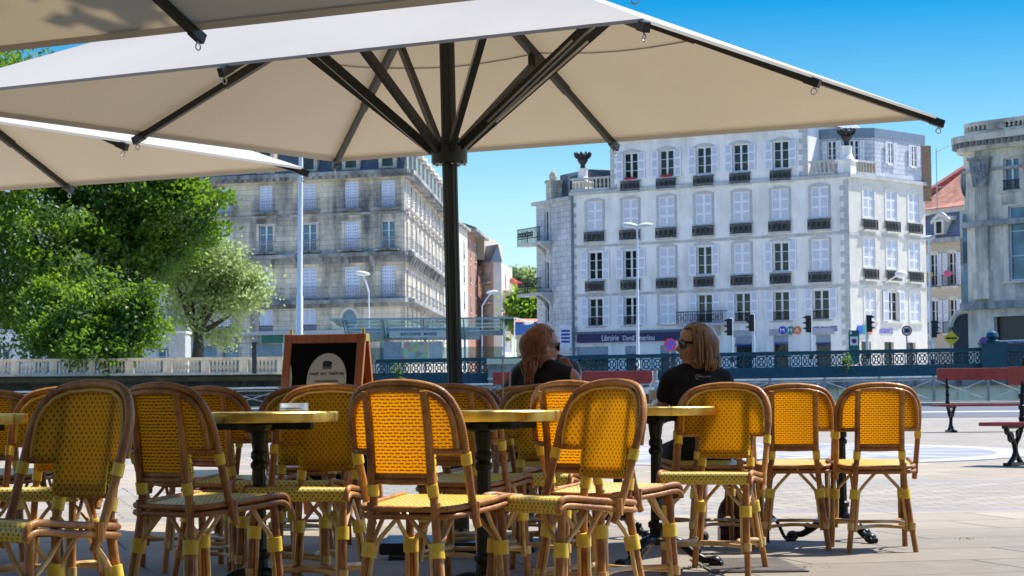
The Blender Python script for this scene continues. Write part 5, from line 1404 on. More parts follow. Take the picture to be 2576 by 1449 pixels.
# ---------------------------------------------------------------- trees
def tree(label, base, blobs, nclump, per, leaf, mats, trunk_r, limbs, seed, sp=.55, group='trees on the far quay', name='plane_tree'):
    rg = random.Random(seed); base = V(base)
    t = thing(name, label, 'tree', base, 0, group)
    b = MB(); tot = sum(r[0]*r[1]*r[2] for _, r in blobs)
    full = []
    for c, r in blobs:
        full.append((c, tuple(q*.84 for q in r)))
        for _ in range(9):
            while True:
                d = V((rg.uniform(-1, 1), rg.uniform(-1, 1), rg.uniform(-1, 1)))
                if .1 < d.length < 1: break
            d.normalize(); k = rg.uniform(.28, .50)
            full.append((V(c) + V((d.x*r[0], d.y*r[1], d.z*r[2]))*rg.uniform(.66, .92), tuple(q*k for q in r)))
    blobs = full; tot = sum(r[0]*r[1]*r[2] for _, r in blobs)
    for c, r in blobs:
        n = max(1, int(nclump*r[0]*r[1]*r[2]/tot)); c = V(c) - base
        for _ in range(n):
            while True:
                d = V((rg.uniform(-1, 1), rg.uniform(-1, 1), rg.uniform(-1, 1)))
                if .01 < d.length < 1: break
            rad = rg.uniform(.30, 1.0)**.45 * rg.uniform(.86, 1.10); d.normalize()
            cc = c + V((d.x*r[0], d.y*r[1], d.z*r[2]))*rad
            tl = V((rg.gauss(0, .5), rg.gauss(0, .5), rg.gauss(.35, .5)))
            m = rg.choice((0, 0, 1))
            for _ in range(per):
                p = cc + V((rg.gauss(0, sp), rg.gauss(0, sp), rg.gauss(0, sp*.6)))
                nrm = (tl + V((rg.gauss(0, .42), rg.gauss(0, .42), rg.gauss(0, .42)))).normalized()
                u = nrm.orthogonal().normalized(); a = rg.uniform(0, 6.28); w = nrm.cross(u); u, w = u*cos(a)+w*sin(a), w*cos(a)-u*sin(a)
                L = leaf*rg.uniform(.6, 1.25)
                b.add([p - u*L, p + w*L*.62 + nrm*L*.12, p + u*L, p - w*L*.62 + nrm*L*.12], [(0, 1, 2, 3)], m)
    b.build('crown', mats, t)
    b = MB(); top = V((0, 0, limbs[0]))
    b.tube(smoothpath([(0, 0, -.3), (rg.uniform(-.1, .1), 0, limbs[0]*.5), top], 5), [trunk_r*(1.25 - .5*k/10) for k in range(11)], 12)
    for e in limbs[1:]:
        e = V(e) - base; m_ = top.lerp(e, .5) + V((rg.uniform(-.3, .3), rg.uniform(-.3, .3), -.25*(e-top).length*.3))
        pth = smoothpath([top - V((0, 0, .2)), m_, e], 6); k = len(pth)
        b.tube(pth, [trunk_r*.62*(1 - .85*i/(k-1)) for i in range(k)], 8)
        for q in range(4):
            s_ = pth[int(k*(.35 + .15*q))]; f = s_ + V((rg.gauss(0, 1), rg.gauss(0, 1), abs(rg.gauss(.8, .6))))*(e-top).length*.28
            b.tube([s_, s_.lerp(f, .5) + V((0, 0, .1)), f], [trunk_r*.2, trunk_r*.13, trunk_r*.05], 6)
    b.build('trunk', M_bark, t, smooth=50)
    return t
M_bark = simple('grey_bark', (.09, .075, .06), .9, var=.5, scale=3, bump=.03)
M_lf1 = [leafmat('plane_leaf', (.020, .058, .006), (.052, .115, .010), (.27, .50, .025), .36), leafmat('plane_leaf_light', (.040, .095, .008), (.085, .165, .014), (.36, .58, .03), .42)]
M_lf2 = [leafmat('silver_leaf', (.17, .25, .07), (.28, .38, .13), (.62, .74, .28), .45), leafmat('silver_leaf_pale', (.24, .33, .11), (.36, .46, .20), (.66, .76, .34), .45)]
M_lf3 = [leafmat('bright_leaf', (.05, .13, .015), (.09, .20, .02), (.32, .55, .04), .45), leafmat('bright_leaf_light', (.08, .17, .02), (.12, .25, .03), (.40, .62, .06), .45)]
def bl(px, py, Y, rx, rz, ry=None):
    s_ = Y/FL; return (at(px, py, Y), (rx*s_, (ry or rx)*s_, rz*s_))
D1 = 132
tree('huge dark green plane tree filling the left edge of the picture', at(150, 895, D1), [bl(70, 560, D1, 230, 220), bl(180, 760, D1, 170, 130), bl(20, 330, D1, 210, 240), bl(-40, 780, D1-2, 170, 130), bl(120, 640, D1-4, 150, 150)], 640, 62, .17, M_lf1, .62, [4.2, at(60, 620, D1), at(200, 560, D1), at(20, 400, D1), at(130, 480, D1)], 1, .50)
D2 = 134
tree('broad plane tree left of the grey building, its crown under the left parasol', at(205, 895, D2), [bl(400, 560, D2, 165, 150), bl(260, 520, D2, 170, 160), bl(330, 660, D2, 120, 110), bl(470, 510, D2, 92, 95), bl(480, 610, D2, 70, 60), bl(330, 420, D2, 190, 130)], 700, 62, .17, M_lf1, .5, [4.5, at(330, 620, D2), at(440, 560, D2), at(250, 500, D2), at(400, 480, D2)], 2, .48)
D3 = 122
tree('leafy lower plane tree with branches hanging over the balustrade', at(262, 900, D3+3), [bl(225, 775, D3, 62, 55), bl(340, 770, D3, 62, 50), bl(385, 825, D3, 40, 58), bl(300, 835, D3, 90, 52), bl(180, 835, D3, 70, 55), bl(255, 730, D3+2, 46, 36), bl(120, 770, D3+2, 60, 70), bl(300, 875, D3, 60, 34), bl(275, 905, D3-2, 30, 40), bl(200, 880, D3-2, 40, 35), bl(130, 850, D3, 60, 50)], 380, 56, .155, M_lf1, .35, [2.6, at(280, 800, D3), at(360, 800, D3), at(210, 810, D3)], 3, .42)
D4 = 140
tree('small pale green tree with visible limbs in front of the grey building', at(497, 895, D4), [bl(540, 690, D4, 105, 88), bl(600, 740, D4, 74, 62), bl(470, 720, D4, 66, 70), bl(560, 840, D4, 34, 30), bl(475, 800, D4, 42, 38), bl(520, 620, D4, 54, 40), bl(640, 720, D4, 36, 40)], 300, 50, .15, M_lf2, .34, [1.6, at(440, 700, D4), at(520, 660, D4), at(580, 690, D4), at(630, 740, D4), at(480, 740, D4)], 4, .45, name='young_tree')
D5 = 235
tree('bright green tree at the end of the side street', at(1335, 880, D5), [bl(1325, 780, D5, 48, 52), bl(1360, 790, D5, 44, 50), bl(1340, 830, D5, 50, 30)], 240, 24, .32, M_lf3, .4, [6, at(1325, 790, D5), at(1350, 780, D5)], 5, .6, group='trees behind the side street', name='street_tree')
D6 = 290
tree('distant taller tree behind the bright green one', at(1310, 880, D6), [bl(1305, 710, D6, 34, 36), bl(1330, 735, D6, 36, 34), bl(1300, 740, D6, 26, 26)], 160, 22, .36, [leafmat('far_leaf', (.08, .13, .07), (.12, .18, .10), (.2, .32, .1), .35), M_lf2[0]], .5, [9, at(1310, 720, D6), at(1330, 740, D6)], 6, .7, group='trees behind the side street', name='street_tree')
tree('unseen plane tree added above the terrace to shade its left side', (6.6, 6.2, 0), [((1.6, 9.6, 8.3), (1.4, 1.35, 1.25)), ((1.0, 9.5, 8.4), (1.2, 1.1, 1.0)), ((3.4, 7.0, 9.2), (1.2, 1.1, 1.2)), ((5.9, 6.4, 9.6), (1.7, 1.6, 1.7))], 560, 70, .12, M_lf1, .22, [5.2, (1.5, 9.7, 8.4), (3.3, 7.0, 9.0), (5.9, 6.4, 9.8)], 9, .30, group='unseen trees added for shade')  # outside the frame, put in to shade the nearest parasol and left chairs
# ---------------------------------------------------------------- street lamps, traffic lights, signs
M_wpole = simple('white_pole_paint', (.84, .84, .85), .4, var=.06)
M_lamp = simple('white_lamp_head', (.74, .74, .72), .4, var=.05)
def lamp(label, px0, pyb, pxt, pyt, Y, r, heads):
    p = at(px0, pyb, Y); q = at(pxt, pyt, Y); t = thing('street_lamp', label, 'street lamp', (p.x, Y, G0), 0, 'white street lamps')
    d = q - V((p.x, Y, G0)); b = MB(); b.tube([(0, 0, 0), d*.35, d*.36, d], [r*1.35, r*1.2, r, r*.75], 12); b.lathe([(r*2, 0), (r*2, .3), (r*1.4, .4)], 12); b.build('pole', M_wpole, t, smooth=40)
    for hx, hy in heads:
        e = at(hx, hy, Y) - V((p.x, Y, G0)); b = MB(); m = d.lerp(e, .5) + V((0, 0, .06*(e-d).length))
        b.tube(smoothpath([d, m, e], 5), .045, 8); b.build('arm', M_wpole, t)
        dirx = (e - d); dirx.z = 0
        if dirx.length < .05: dirx = V((1, 0, 0))
        dirx.normalize(); b = MB(); ang = atan2(dirx.y, dirx.x)
        b.ell((0, 0, 0), (.42, .20, .13), 14, 8); b.build('lamp_head', M_lamp, t, T(e) @ RZ(ang) @ Matrix.Rotation(-.12, 4, 'Y'), smooth=60)
lamp('tall thick white lamp post in front of the grey corner building', 752, 890, 757, 395, 112, .145, [])
o = bpy.context.scene.objects[-1]
lamp('white lamp post with two curved heads in front of the bookshop', 1604, 885, 1603, 578, 112, .065, [(1584, 566), (1622, 567)])
lamp('white lamp post with one round head beside the townhouse drainpipe', 2343, 880, 2337, 604, 120, .075, [(2335, 598)])
lamp('small curved white lamp on the front of the grey building', 928, 890, 928, 735, 118, .05, [(912, 688)])
lamp('small white lamp in the side street left of the apartment house', 1213, 885, 1213, 770, 150, .05, [(1238, 735)])
lamp('small white lamp beside the blue shop in the side street', 1262+32, 885, 1294, 800, 170, .05, [(1330, 812)])
p = hr(2225, 712); 
t = thing('wall_lamp', 'white lamp on a slanting arm on the sunlit side wall of the townhouse', 'wall lamp', Mr_ @ V((p[0], 0, p[1])))
b = MB(); b.tube([(0, 0, 0), (.7, -.9, .45)], .05, 8); b.build('arm', M_wpole, t); b = MB(); b.ell((.9, -1.1, .5), (.42, .30, .26), 14, 8); b.build('lamp_head', M_lamp, t, smooth=60)
M_tl = simple('black_signal_housing', (.012, .016, .02), .5)
def signal(label, px, pyt, pyh, sgn, Y=108):
    p = at(px, 885, Y); q = at(px, pyt, Y); t = thing('traffic_light', label, 'traffic light', (p.x, Y, G0), 0, 'traffic lights on the far quay')
    b = MB(); b.lathe([(.075, 0), (.075, q.z-G0-.02), (.05, q.z-G0)], 12); b.build('pole', M_wpole, t, smooth=40)
    zc = at(px, pyh, Y).z - G0; b = MB(); b.box(sgn*.10 - .13, sgn*.10 + .13, -.12, .12, zc-.42, zc+.42)
    for k in (-1, 0, 1):
        b.prism([(sgn*.20, zc+k*.27-.02), (sgn*.42, zc+k*.27+.06), (sgn*.20, zc+k*.27+.13)], -.10, .10)
    b.build('housing', M_tl, t)
    b = MB(); b.box(-.09, .09, -.16, -.08, zc-1.75, zc-1.5); b.build('push_box', M_tl, t)
signal('traffic light nearest the blonde woman, black housing left of its white pole', 1841, 800, 823, -1)
signal('taller traffic light, second to the right of the blonde woman', 1896, 790, 812, -1)
signal('traffic light beside the ASSURANCES lettering', 2040, 796, 815, -1)
signal('traffic light before the townhouse corner with discs behind it', 2182, 800, 814, 1)
signal('dark traffic light beside the lamp post at the mansard house', 2345, 812, 828, 1)
def roundsign(label, px, py, r, Y, post, outer, inner, bar=None, txt=None):
    c = at(px, py, Y); t = thing('road_sign', label, 'road sign', (c.x, Y, G0))
    z = c.z - G0
    b = MB(); b.prism([(r*cos(2*pi*k/32), z + r*sin(2*pi*k/32)) for k in range(32)], -.02, .0); b.build('rim', simple('sign_rim'+label[:6], outer, .4, var=.03), t)
    b = MB(); b.prism([(r*.76*cos(2*pi*k/32), z + r*.76*sin(2*pi*k/32)) for k in range(32)], -.026, -.021); f = b.build('face', simple('sign_face'+label[:6], inner, .4, var=.03), t)
    if bar:
        b = MB(); b.bar((-r*.6, -.03, z+r*.6), (r*.6, -.03, z-r*.6), .012, r*.26, 0, (0, 1, 0)); 
        b = MB(); a = .7071; h = r*.13; L = r*.82
        b.prism([(-L*a-h*a, z+L*a-h*a), (L*a-h*a, z-L*a-h*a), (L*a+h*a, z-L*a+h*a), (-L*a+h*a, z+L*a+h*a)], -.032, -.027); b.build('bar', simple('sign_bar', outer, .4, var=.03), t)
    if txt: put(text_mesh(txt, r*1.05, 'lettering', M_ink, extr=.004, bold=.02), 'lettering', t, T((0, -.034, z)) @ UP)
    b = MB(); b.tube([(0, .03, 0), (0, .03, z+r*.5)], .035, 8); b.build('post', simple('blue_grey_post', (.22, .27, .36), .5), t)
roundsign('round red and blue no-stopping sign beside the blonde woman\'s face', 1686, 867, .34, 118, 1, (.55, .03, .06), (.05, .08, .55), True)
roundsign('round white 30 speed limit sign with a red rim', 2281, 832, .27, 112, 1, (.50, .04, .05), (.75, .75, .76), None, '30')
roundsign('small red and blue no-stopping sign by the black shopfront', 2387+89, 861, .27, 112, 1, (.50, .04, .06), (.06, .08, .50), True)
def diamond(label, px, py, r, col, Y=112, txt=None):
    c = at(px, py, Y); t = thing('diamond_sign', label, 'road sign', (c.x, Y, G0)); z = c.z-G0
    b = MB(); b.prism([(0, z-r), (r, z), (0, z+r), (-r, z)], -.03, 0); b.build('plate', simple('diamond'+label[:8], col, .4, var=.05), t)
    if txt: put(text_mesh(txt, r*.26, 'lettering', M_ink, extr=.004, bold=.012), 'lettering', t, T((0, -.036, z)) @ UP)
    else: b = MB(); b.prism([(0, z-r*.6), (r*.6, z), (0, z+r*.6), (-r*.6, z)], -.036, -.031); b.build('inner', simple('amber', (.80, .40, .02), .4), t)
    b = MB(); b.tube([(0, .03, 0), (0, .03, z)], .03, 8); b.build('post', simple('grey_sign_post', (.30, .31, .32), .5), t)
diamond('large yellow diamond detour sign with black lettering', 2393, 851, .40, (.85, .56, .01), 112, 'DÉVIATION')
diamond('little white diamond priority sign with amber centre on the lamp post', 2342, 862, .21, (.7, .7, .7))
c = at(2148, 858, 112); t = thing('parking_sign', 'green parking board with a white panel and purple dot at the townhouse corner', 'sign', (c.x, 112, G0))
z = c.z - G0; b = MB(); b.box(-.27, .27, -.06, .06, .2, z+.55); b.build('board', simple('sign_green', (.005, .12, .10), .5, var=.1), t)
b = MB(); b.box(-.20, .20, -.07, -.061, z-.22, z+.24); b.build('panel', M_lamp, t); b = MB(); b.prism([(.13*cos(2*pi*k/8), z+.13*sin(2*pi*k/8)) for k in range(8)], -.078, -.071); b.build('dot', simple('purple_dot', (.16, .01, .14), .5), t)
b = MB(); b.prism([(-.22, z+.36), (-.10, z+.36), (-.10, z+.44), (-.16, z+.52), (-.22, z+.44)], -.07, -.061); b.build('symbol', M_lamp, t)
for px, py, Y, l in ((773, 905, 111, 'white letterbox'),): pass
c = at(1427, 845, 150); t = thing('street_plate', 'small blue and white plate on the left corner of the townhouse', 'plate', (c.x-.1, 151, c.z)); b = MB(); b.box(-.42, .42, -.1, 0, -.8, .8); b.build('plate', M_wframe, t); b = MB()
for k in range(4): b.box(-.3, .3, -.11, -.101, -.45+.25*k, -.30+.25*k)
b.build('marks', M_navy, t)
c = at(640, 884, 116); t = thing('info_post', 'slim black information post before the grey building', 'post', (c.x, 116, G0)); b = MB(); b.box(-.12, .12, -.1, .1, 0, at(640, 866, 116).z - G0); b.prism([(-.14, at(640, 866, 116).z - G0), (.14, at(640, 866, 116).z-G0), (.14, at(640, 866, 116).z-G0+.15), (-.14, at(640, 866, 116).z-G0+.08)], -.1, .1); b.build('body', M_tl, t)
c = at(450, 880, 130); t = thing('kiosk', 'grey metal kiosk between the plane trees and the pale tree', 'kiosk', (at(424, 880, 130).x, 130, G0)); hk = at(424, 838, 130).z - G0; b = MB(); b.box(0, at(466, 880, 130).x-at(424, 880, 130).x, 0, 2, 0, hk); b.build('body', simple('kiosk_grey', (.45, .46, .48), .5), t); b = MB(); b.box(-.08, at(466, 880, 130).x-at(424, 880, 130).x+.08, -.08, 2.08, hk, hk+.12); b.build('roof', M_wframe, t)
for px in (217, 325):
    c = at(px, 895, 121); t = thing('banner_pole', 'slim bluish metal pole with a rounded top under the plane trees, %s one' % ('left' if px == 217 else 'right'), 'pole', (c.x, 121.5, G0)); b = MB(); b.tube([(0, 0, 0), (0, 0, at(px, 820, 121).z-G0), (.05, 0, at(px, 812, 121).z-G0)], [.07, .06, .03], 8); b.build('pole', simple('blue_pole', (.30, .40, .50), .4), t)
c = at(1603, 958, 60)
# ---------------------------------------------------------------- bus shelter
Ys = 106; c0, c1 = at(868, 880, Ys), at(1268, 880, Ys)
t = thing('bus_shelter', 'long glass roofed tram shelter with light strips behind the parasol pole', 'bus shelter', (c0.x, Ys, G0))
Ws = c1.x - c0.x; zt, zb = at(1070, 805, Ys).z - G0, at(1070, 848, Ys).z - G0
M_sg = glassy('greenish_shelter_glass', (.66, .78, .80), .14, .05); M_sgd = simple('shelter_green_frame', (.36, .44, .46), .4, .2)
b = MB(); b.add([(-.6, -1.6, zt), (Ws+.5, -1.6, zt), (Ws+.1, 1.2, zt-.55), (0, 1.2, zt-.55)], [(0, 1, 2, 3)]); b.add([(-.6, -1.6, zt+.03), (Ws+.5, -1.6, zt+.03), (Ws+.1, 1.2, zt-.52), (0, 1.2, zt-.52)], [(0, 1, 2, 3)]); b.build('roof_glass', M_sg, t)
b = MB(); b.box(-.6, Ws+.5, -1.66, -1.58, zt-.03, zt+.05); b.box(0, Ws, 1.15, 1.25, zt-.75, zt-.5)
for k in range(5):
    x = Ws*k/4; b.prism([(-1.55, zt-.04), (1.2, zt-.6), (1.2, zt-1.1), (.4, zt-.62)], x-.03, x+.03, 0, Matrix(((0, 1, 0, 0), (1, 0, 0, 0), (0, 0, 1, 0), (0, 0, 0, 1))))
b.build('roof_frame', M_sgd, t)
M_lite = simple('white_light_strip', (.80, .86, .86), .4, var=.03)
for k in range(4):
    for y, z in ((-.9, zt-.22), (-.2, zt-.36), (.5, zt-.50)):
        b = MB(); b.box(Ws*k/4+.2, Ws*(k+1)/4-.2, y-.05, y+.05, z-.04, z); b.build('light_strip', M_lite, t)
b = MB(); b.box(.3, Ws-1.2, 1.0, 1.06, zb-.12, zb+.50); b.build('back_fascia', simple('pale_grey_fascia', (.50, .56, .58), .5), t)
b = MB(); x = at(980, 840, Ys).x - c0.x; x2 = at(1128, 840, Ys).x - c0.x; zn = at(1050, 841, Ys).z - G0; b.box(x, x2, -.3, -.22, zn-.17, zn+.17); sb = b.build('name_board', simple('white_name_board', (.62, .66, .70), .5, var=.03), t)
me = text_mesh('BAYONNE  MAIRIE', .205, 'lettering', simple('grey_blue_letters', (.10, .16, .24), .5), extr=.006, spacing=1.05, bold=.006); put(me, 'lettering', sb, T(((x+x2)/2, -.31, zn)) @ UP)
for k in (0, 1, 2, 3, 4):
    b = MB(); x = Ws*k/4; b.box(x-.05, x+.05, 1.1, 1.2, 0, zt-.6); b.build('post', M_sgd, t)
b = MB(); b.box(0, Ws, 1.12, 1.14, .3, zt-1.3); b.build('back_glass', M_sg, t)
b = MB(); b.box(Ws-.03, Ws+.0, -1.2, 1.1, .1, zt-.7); b.build('end_glass', M_sg, t)
b = MB(); b.box(Ws-.03, Ws+.03, -1.25, -1.2, .0, zt-.15); b.build('end_frame', M_lite, t)
M_map = None
def mapmat():
    tt = NT('pastel_map'); n = tt.n('ShaderNodeTexVoronoi', {'Vector': tt.co(), 'Scale': 4.}).outputs['Color']
    return tt.fin(tt.pr(tt.mix(.55, n, (.65, .68, .60)), .5))
for px0, px1, m, nm in ((962, 1008, simple('grey_poster', (.40, .46, .54), .4), 'poster'), (1012, 1075, mapmat(), 'map_panel'), (1076, 1112, simple('white_poster', (.62, .66, .72), .4), 'poster')):
    x, x2 = at(px0, 870, Ys).x-c0.x, at(px1, 870, Ys).x-c0.x; b = MB(); b.box(x, x2, .98, 1.02, .5, at(1000, 858, Ys).z-G0); b.build(nm, m, t)
b = MB(); x = at(958, 845, Ys).x-c0.x
for k in range(3): b.box(x+.1+k*.5, x+.5+k*.5, .9, .99, at(960, 850, Ys).z-G0, at(960, 843, Ys).z-G0+.08)
b.build('route_sign', simple('route_green', (.02, .22, .16), .5), t)
# ---------------------------------------------------------------- handbag on the ground
p = onz(1905, 1378, 0)
t = thing('handbag', 'dark red and black leather handbag on the paving beside the blonde woman\'s chair', 'handbag', (p.x-.02, 12.55, 0))
b = MB(); b.ell((0, 0, .14), (.15, .10, .16), 18, 12); b.box(-.14, .14, -.09, .09, 0, .08); b.build('body', simple('dark_red_leather', (.06, .008, .012), .35, var=.4), t, smooth=60)
b = MB(); b.tube(smoothpath([(-.10, -.03, .24), (-.07, -.03, .36), (.06, -.03, .37), (.10, -.03, .24)], 6), .011, 8); b.tube(smoothpath([(.10, .05, .2), (.19, .02, .12), (.24, -.02, .02), (.30, 0, .012)], 6), .010, 8); b.build('strap', M_ink, t)
# ---------------------------------------------------------------- people
def skinmat(): 
    t = NT('warm_skin'); n = t.noise(t.co(), 30, 3); return t.fin(t.pr(t.mix(n, (.40, .20, .125), (.50, .265, .17)), .5, Subsurface_Weight=.08, Subsurface_Radius=(.02, .008, .004)))  # two skin tones mixed by noise
M_skin = skinmat()
def hairmat(nm, a, b_):
    t = NT(nm); n = t.noise(t.co(scale=(1, 1, .12)), 55, 4, .7); return t.fin(t.pr(t.mix(t.ramp(n, .35, .65), a, b_), .42, 0, None, Sheen_Weight=.2))
M_blond = hairmat('dark_blond_hair', (.065, .025, .006), (.34, .17, .052)); M_red = M_red; M_aub = hairmat('auburn_hair', (.07, .018, .004), (.34, .11, .024)); M_brun = hairmat('brown_hair', (.03, .015, .008), (.08, .04, .02))
M_black = simple('black_cotton', (.006, .006, .009), .85, var=.3, scale=20); M_denim = simple('blue_grey_cotton', (.025, .034, .060), .85, var=.3, scale=40); M_trous = simple('dark_trousers', (.012, .012, .016), .85)
M_lens = simple('black_sunglass_lens', (.004, .004, .005), .12)
def caps(mb, p, r0, q, r1, n=14):
    p, q = V(p), V(q); d = (q-p).normalized(); u = d.orthogonal().normalized(); pts = []; rs = []
    for k in range(5):
        a = pi/2*(1-k/4); pts.append(p - d*r0*sin(a)*.999); rs.append(max(.002, r0*cos(a)))
    for k in range(1, 5):
        pts.append(p.lerp(q, k/5)); rs.append(r0 + (r1-r0)*k/5)
    for k in range(5):
        a = pi/2*k/4; pts.append(q + d*r1*sin(a)*.999); rs.append(max(.002, r1*cos(a)))
    mb.tube(pts, rs, n)
def remeshed(mb, name, mats, parent, vox=.009, sm=6, M=None):
    o = mb.build('tmp', mats); r = o.modifiers.new('r', 'REMESH'); r.mode = 'VOXEL'; r.voxel_size = vox; r.use_smooth_shade = True
    s_ = o.modifiers.new('s', 'SMOOTH'); s_.iterations = sm; s_.factor = .5
    bpy.context.view_layer.update()
    me = bpy.data.meshes.new_from_object(o.evaluated_get(bpy.context.evaluated_depsgraph_get())); me.name = name
    bpy.data.objects.remove(o)
    me.materials.clear()
    for m in (mats if isinstance(mats, (list, tuple)) else [mats]): me.materials.append(m)
    return put(me, name, parent, M)
def head_into(mb, c, M):
    """skull, face and neck root around head centre c; local -y is the face"""
    def e(p, r): mb.ell(c + M @ V(p), r, 18, 12, 0, M)
    e((0, .012, .03), (.076, .092, .090)); e((0, -.022, -.030), (.062, .070, .075)); e((0, -.050, -.080), (.036, .034, .030)); e((0, -.030, .045), (.066, .062, .055))
    for s in (-1, 1): e((s*.034, -.060, -.028), (.028, .026, .026)); e((s*.076, .012, -.010), (.010, .020, .032)); e((s*.032, -.078, .020), (.024, .012, .010))
    caps(mb, c + M @ V((0, -.084, .012)), .010, c + M @ V((0, -.108, -.022)), .014); e((0, -.100, -.026), (.018, .013, .010))
    e((0, -.083, -.056), (.024, .013, .008)); e((0, -.082, -.066), (.021, .013, .008))
def face_bits(t, c, M):
    b = MB(); b.ell(c + M @ V((0, -.0915, -.0545)), (.020, .006, .0045), 12, 6, 0, M); b.ell(c + M @ V((0, -.0905, -.0635)), (.018, .006, .005), 12, 6, 0, M); b.build('lips', simple('rose_lips', (.36, .11, .09), .45), t, smooth=60)
    b = MB()
    for s in (-1, 1):
        b.tube(smoothpath([c + M @ V((s*(.034 + .030*cos(a)), -.097 + .018*abs(cos(a))*(1 if cos(a) > 0 else .2), .008 + .023*sin(a))) for a in [2*pi*k/12 for k in range(13)]], 1), .004, 6)
        b.add([c + M @ V((s*(.034 + .030*cos(2*pi*k/16)), -.098 + .018*max(0, cos(2*pi*k/16)), .008 + .023*sin(2*pi*k/16))) for k in range(16)], [tuple(range(16))])
        b.bar(c + M @ V((s*.064, -.080, .016)), c + M @ V((s*.083, .012, .008)), .005, .011)
    b.bar(c + M @ V((-.012, -.100, .012)), c + M @ V((.012, -.100, .012)), .005, .008)
    b.build('sunglasses', M_lens, t)
def hair_strands(t, roots, m, r=.010, n=6):
    b = MB()
    for p in roots:
        q = smoothpath(p, 5); k = len(q); b.tube(q, [r*(.55 + .45*sin(pi*min(1, (i/(k-1))*1.4 + .15))) if i < k*.75 else r*(1-(i-k*.75)/(k*.25)*.8) for i in range(k)], n)
    return b
def hand(mb, w, d, up, side, curl=.9, sc=1.):
    """palm and five curled fingers growing from wrist w along d; side = thumb side"""
    d, up, side = V(d).normalized(), V(up).normalized(), V(side).normalized(); w = V(w)
    for k in range(4):
        o = side*(.026 - .0175*k)*sc; caps(mb, w + o*.5, .013*sc, w + d*.078*sc + o, .0105*sc, 10)
    for k in range(4):
        L = (.062, .070, .066, .050)[k]*sc; o = side*(.028 - .0185*k)*sc; a = w + d*.082*sc + o; q = a; dd = d.copy()
        for j, f in enumerate((.45, .32, .23)):
            dd = (Quaternion(side, curl*(.55 + .12*k)) @ dd); n_ = q + dd*L*f; caps(mb, q, (.0092 - .0012*j)*sc, n_, (.0085 - .0012*j)*sc, 8); q = n_
    a = w + d*.025*sc + side*.022*sc; m_ = a + (d*.6 + side*.8)*.035*sc; caps(mb, a, .013*sc, m_, .0105*sc, 10); caps(mb, m_, .0105*sc, m_ + (d*.95 + side*.1 - up*.2)*.030*sc, .008*sc, 10)
def arm(mb, s_, e, w, r=(.044, .036, .025), clad=0):
    caps(mb, s_, r[0]+clad, e, r[1]+clad); caps(mb, e, r[1]+clad, w, r[2]+clad)
def woman(label, loc, rz, headrot, tilt, top, parts):
    pass
G_ = 'people at the terrace table'
# ---- blonde woman: sits with her back to us, head turned to the left.  Local frame: +y = facing away from the camera
def sit_body(mb, lean=.03, sw=.165, neck=.60):
    """seat at z=.455; torso, hips, thighs, shins, feet of a person facing +y"""
    for s in (-1, 1):
        caps(mb, (s*.085, .0, .53), .098, (s*.095, .36, .51), .070); caps(mb, (s*.095, .37, .50), .060, (s*.10, .36, .10), .036)
        caps(mb, (s*.10, .34, .055), .036, (s*.11, .50, .035), .030); caps(mb, (s*.11, .50, .032), .030, (s*.112, .57, .026), .022)
    mb.ell((0, -.02, .57), (.165, .115, .12)); mb.ell((0, -.01+lean*.3, .70), (.130, .095, .15)); mb.ell((0, lean*.7, .84), (.150, .100, .16)); mb.ell((0, lean, .94), (sw-.01, .085, .085))
    for s in (-1, 1): caps(mb, (s*.05, lean-.005, 1.0), .052, (s*sw, lean, .955), .055); mb.ell((s*.065, lean+.075, .86), (.062, .055, .06))
    caps(mb, (0, lean+.0, .98), .058, (0, lean+.028, 1.075), .050)
t = thing('person', 'blonde woman in black short-sleeved top and sunglasses, face turned left', 'person', (1.05, 12.30, -.02), R(10), G_)
HCt = V((-.005, .035, 1.145)); HM = RZ(R(90+180+4)) @ Matrix.Rotation(R(0), 4, 'X'); HM = HM.to_3x3()
b = MB(); sit_body(b, .03, .148); head_into(b, HCt, HM)
arm(b, (-.163, .03, .945), (-.215, .10, .70), (-.15, .33, .80), (.040, .034, .025)); hand(b, (-.165, .345, .80), (.35, .9, -.1), (0, 0, 1), (1, 0, 0), .5)
arm(b, (.163, .03, .945), (.215, .09, .70), (.12, .31, .72), (.040, .034, .025)); hand(b, (.112, .325, .72), (-.5, .8, -.1), (0, 0, 1), (-1, 0, 0), .5)
remeshed(b, 'body', M_skin, t, .0095)
face_bits(t, HCt, HM)
b = MB()
for f in (0,):
    b.ell((0, -.02, .57), (.172, .122, .13)); b.ell((0, .0, .70), (.142, .107, .16)); b.ell((0, .02, .84), (.166, .116, .165)); b.ell((0, .03, .935), (.160, .100, .090))
    for s in (-1, 1): caps(b, (s*.06, .025, .995), .058, (s*.150, .03, .952), .062); caps(b, (s*.158, .03, .945), .060, (s*.182, .05, .865), .052); b.ell((s*.065, .10, .86), (.068, .06, .066))
remeshed(b, 'black_top', M_black, t, .0095)
b = MB()
for s in (-1, 1): caps(b, (s*.085, -.005, .53), .107, (s*.095, .36, .51), .080); caps(b, (s*.095, .37, .50), .070, (s*.10, .36, .40), .064)
b.ell((0, -.02, .56), (.178, .125, .115)); remeshed(b, 'trousers', M_trous, t, .012)
b = MB()
for s in (-1, 1): caps(b, (s*.10, .335, .045), .042, (s*.112, .56, .03), .032)
remeshed(b, 'shoes', M_ink, t, .010)
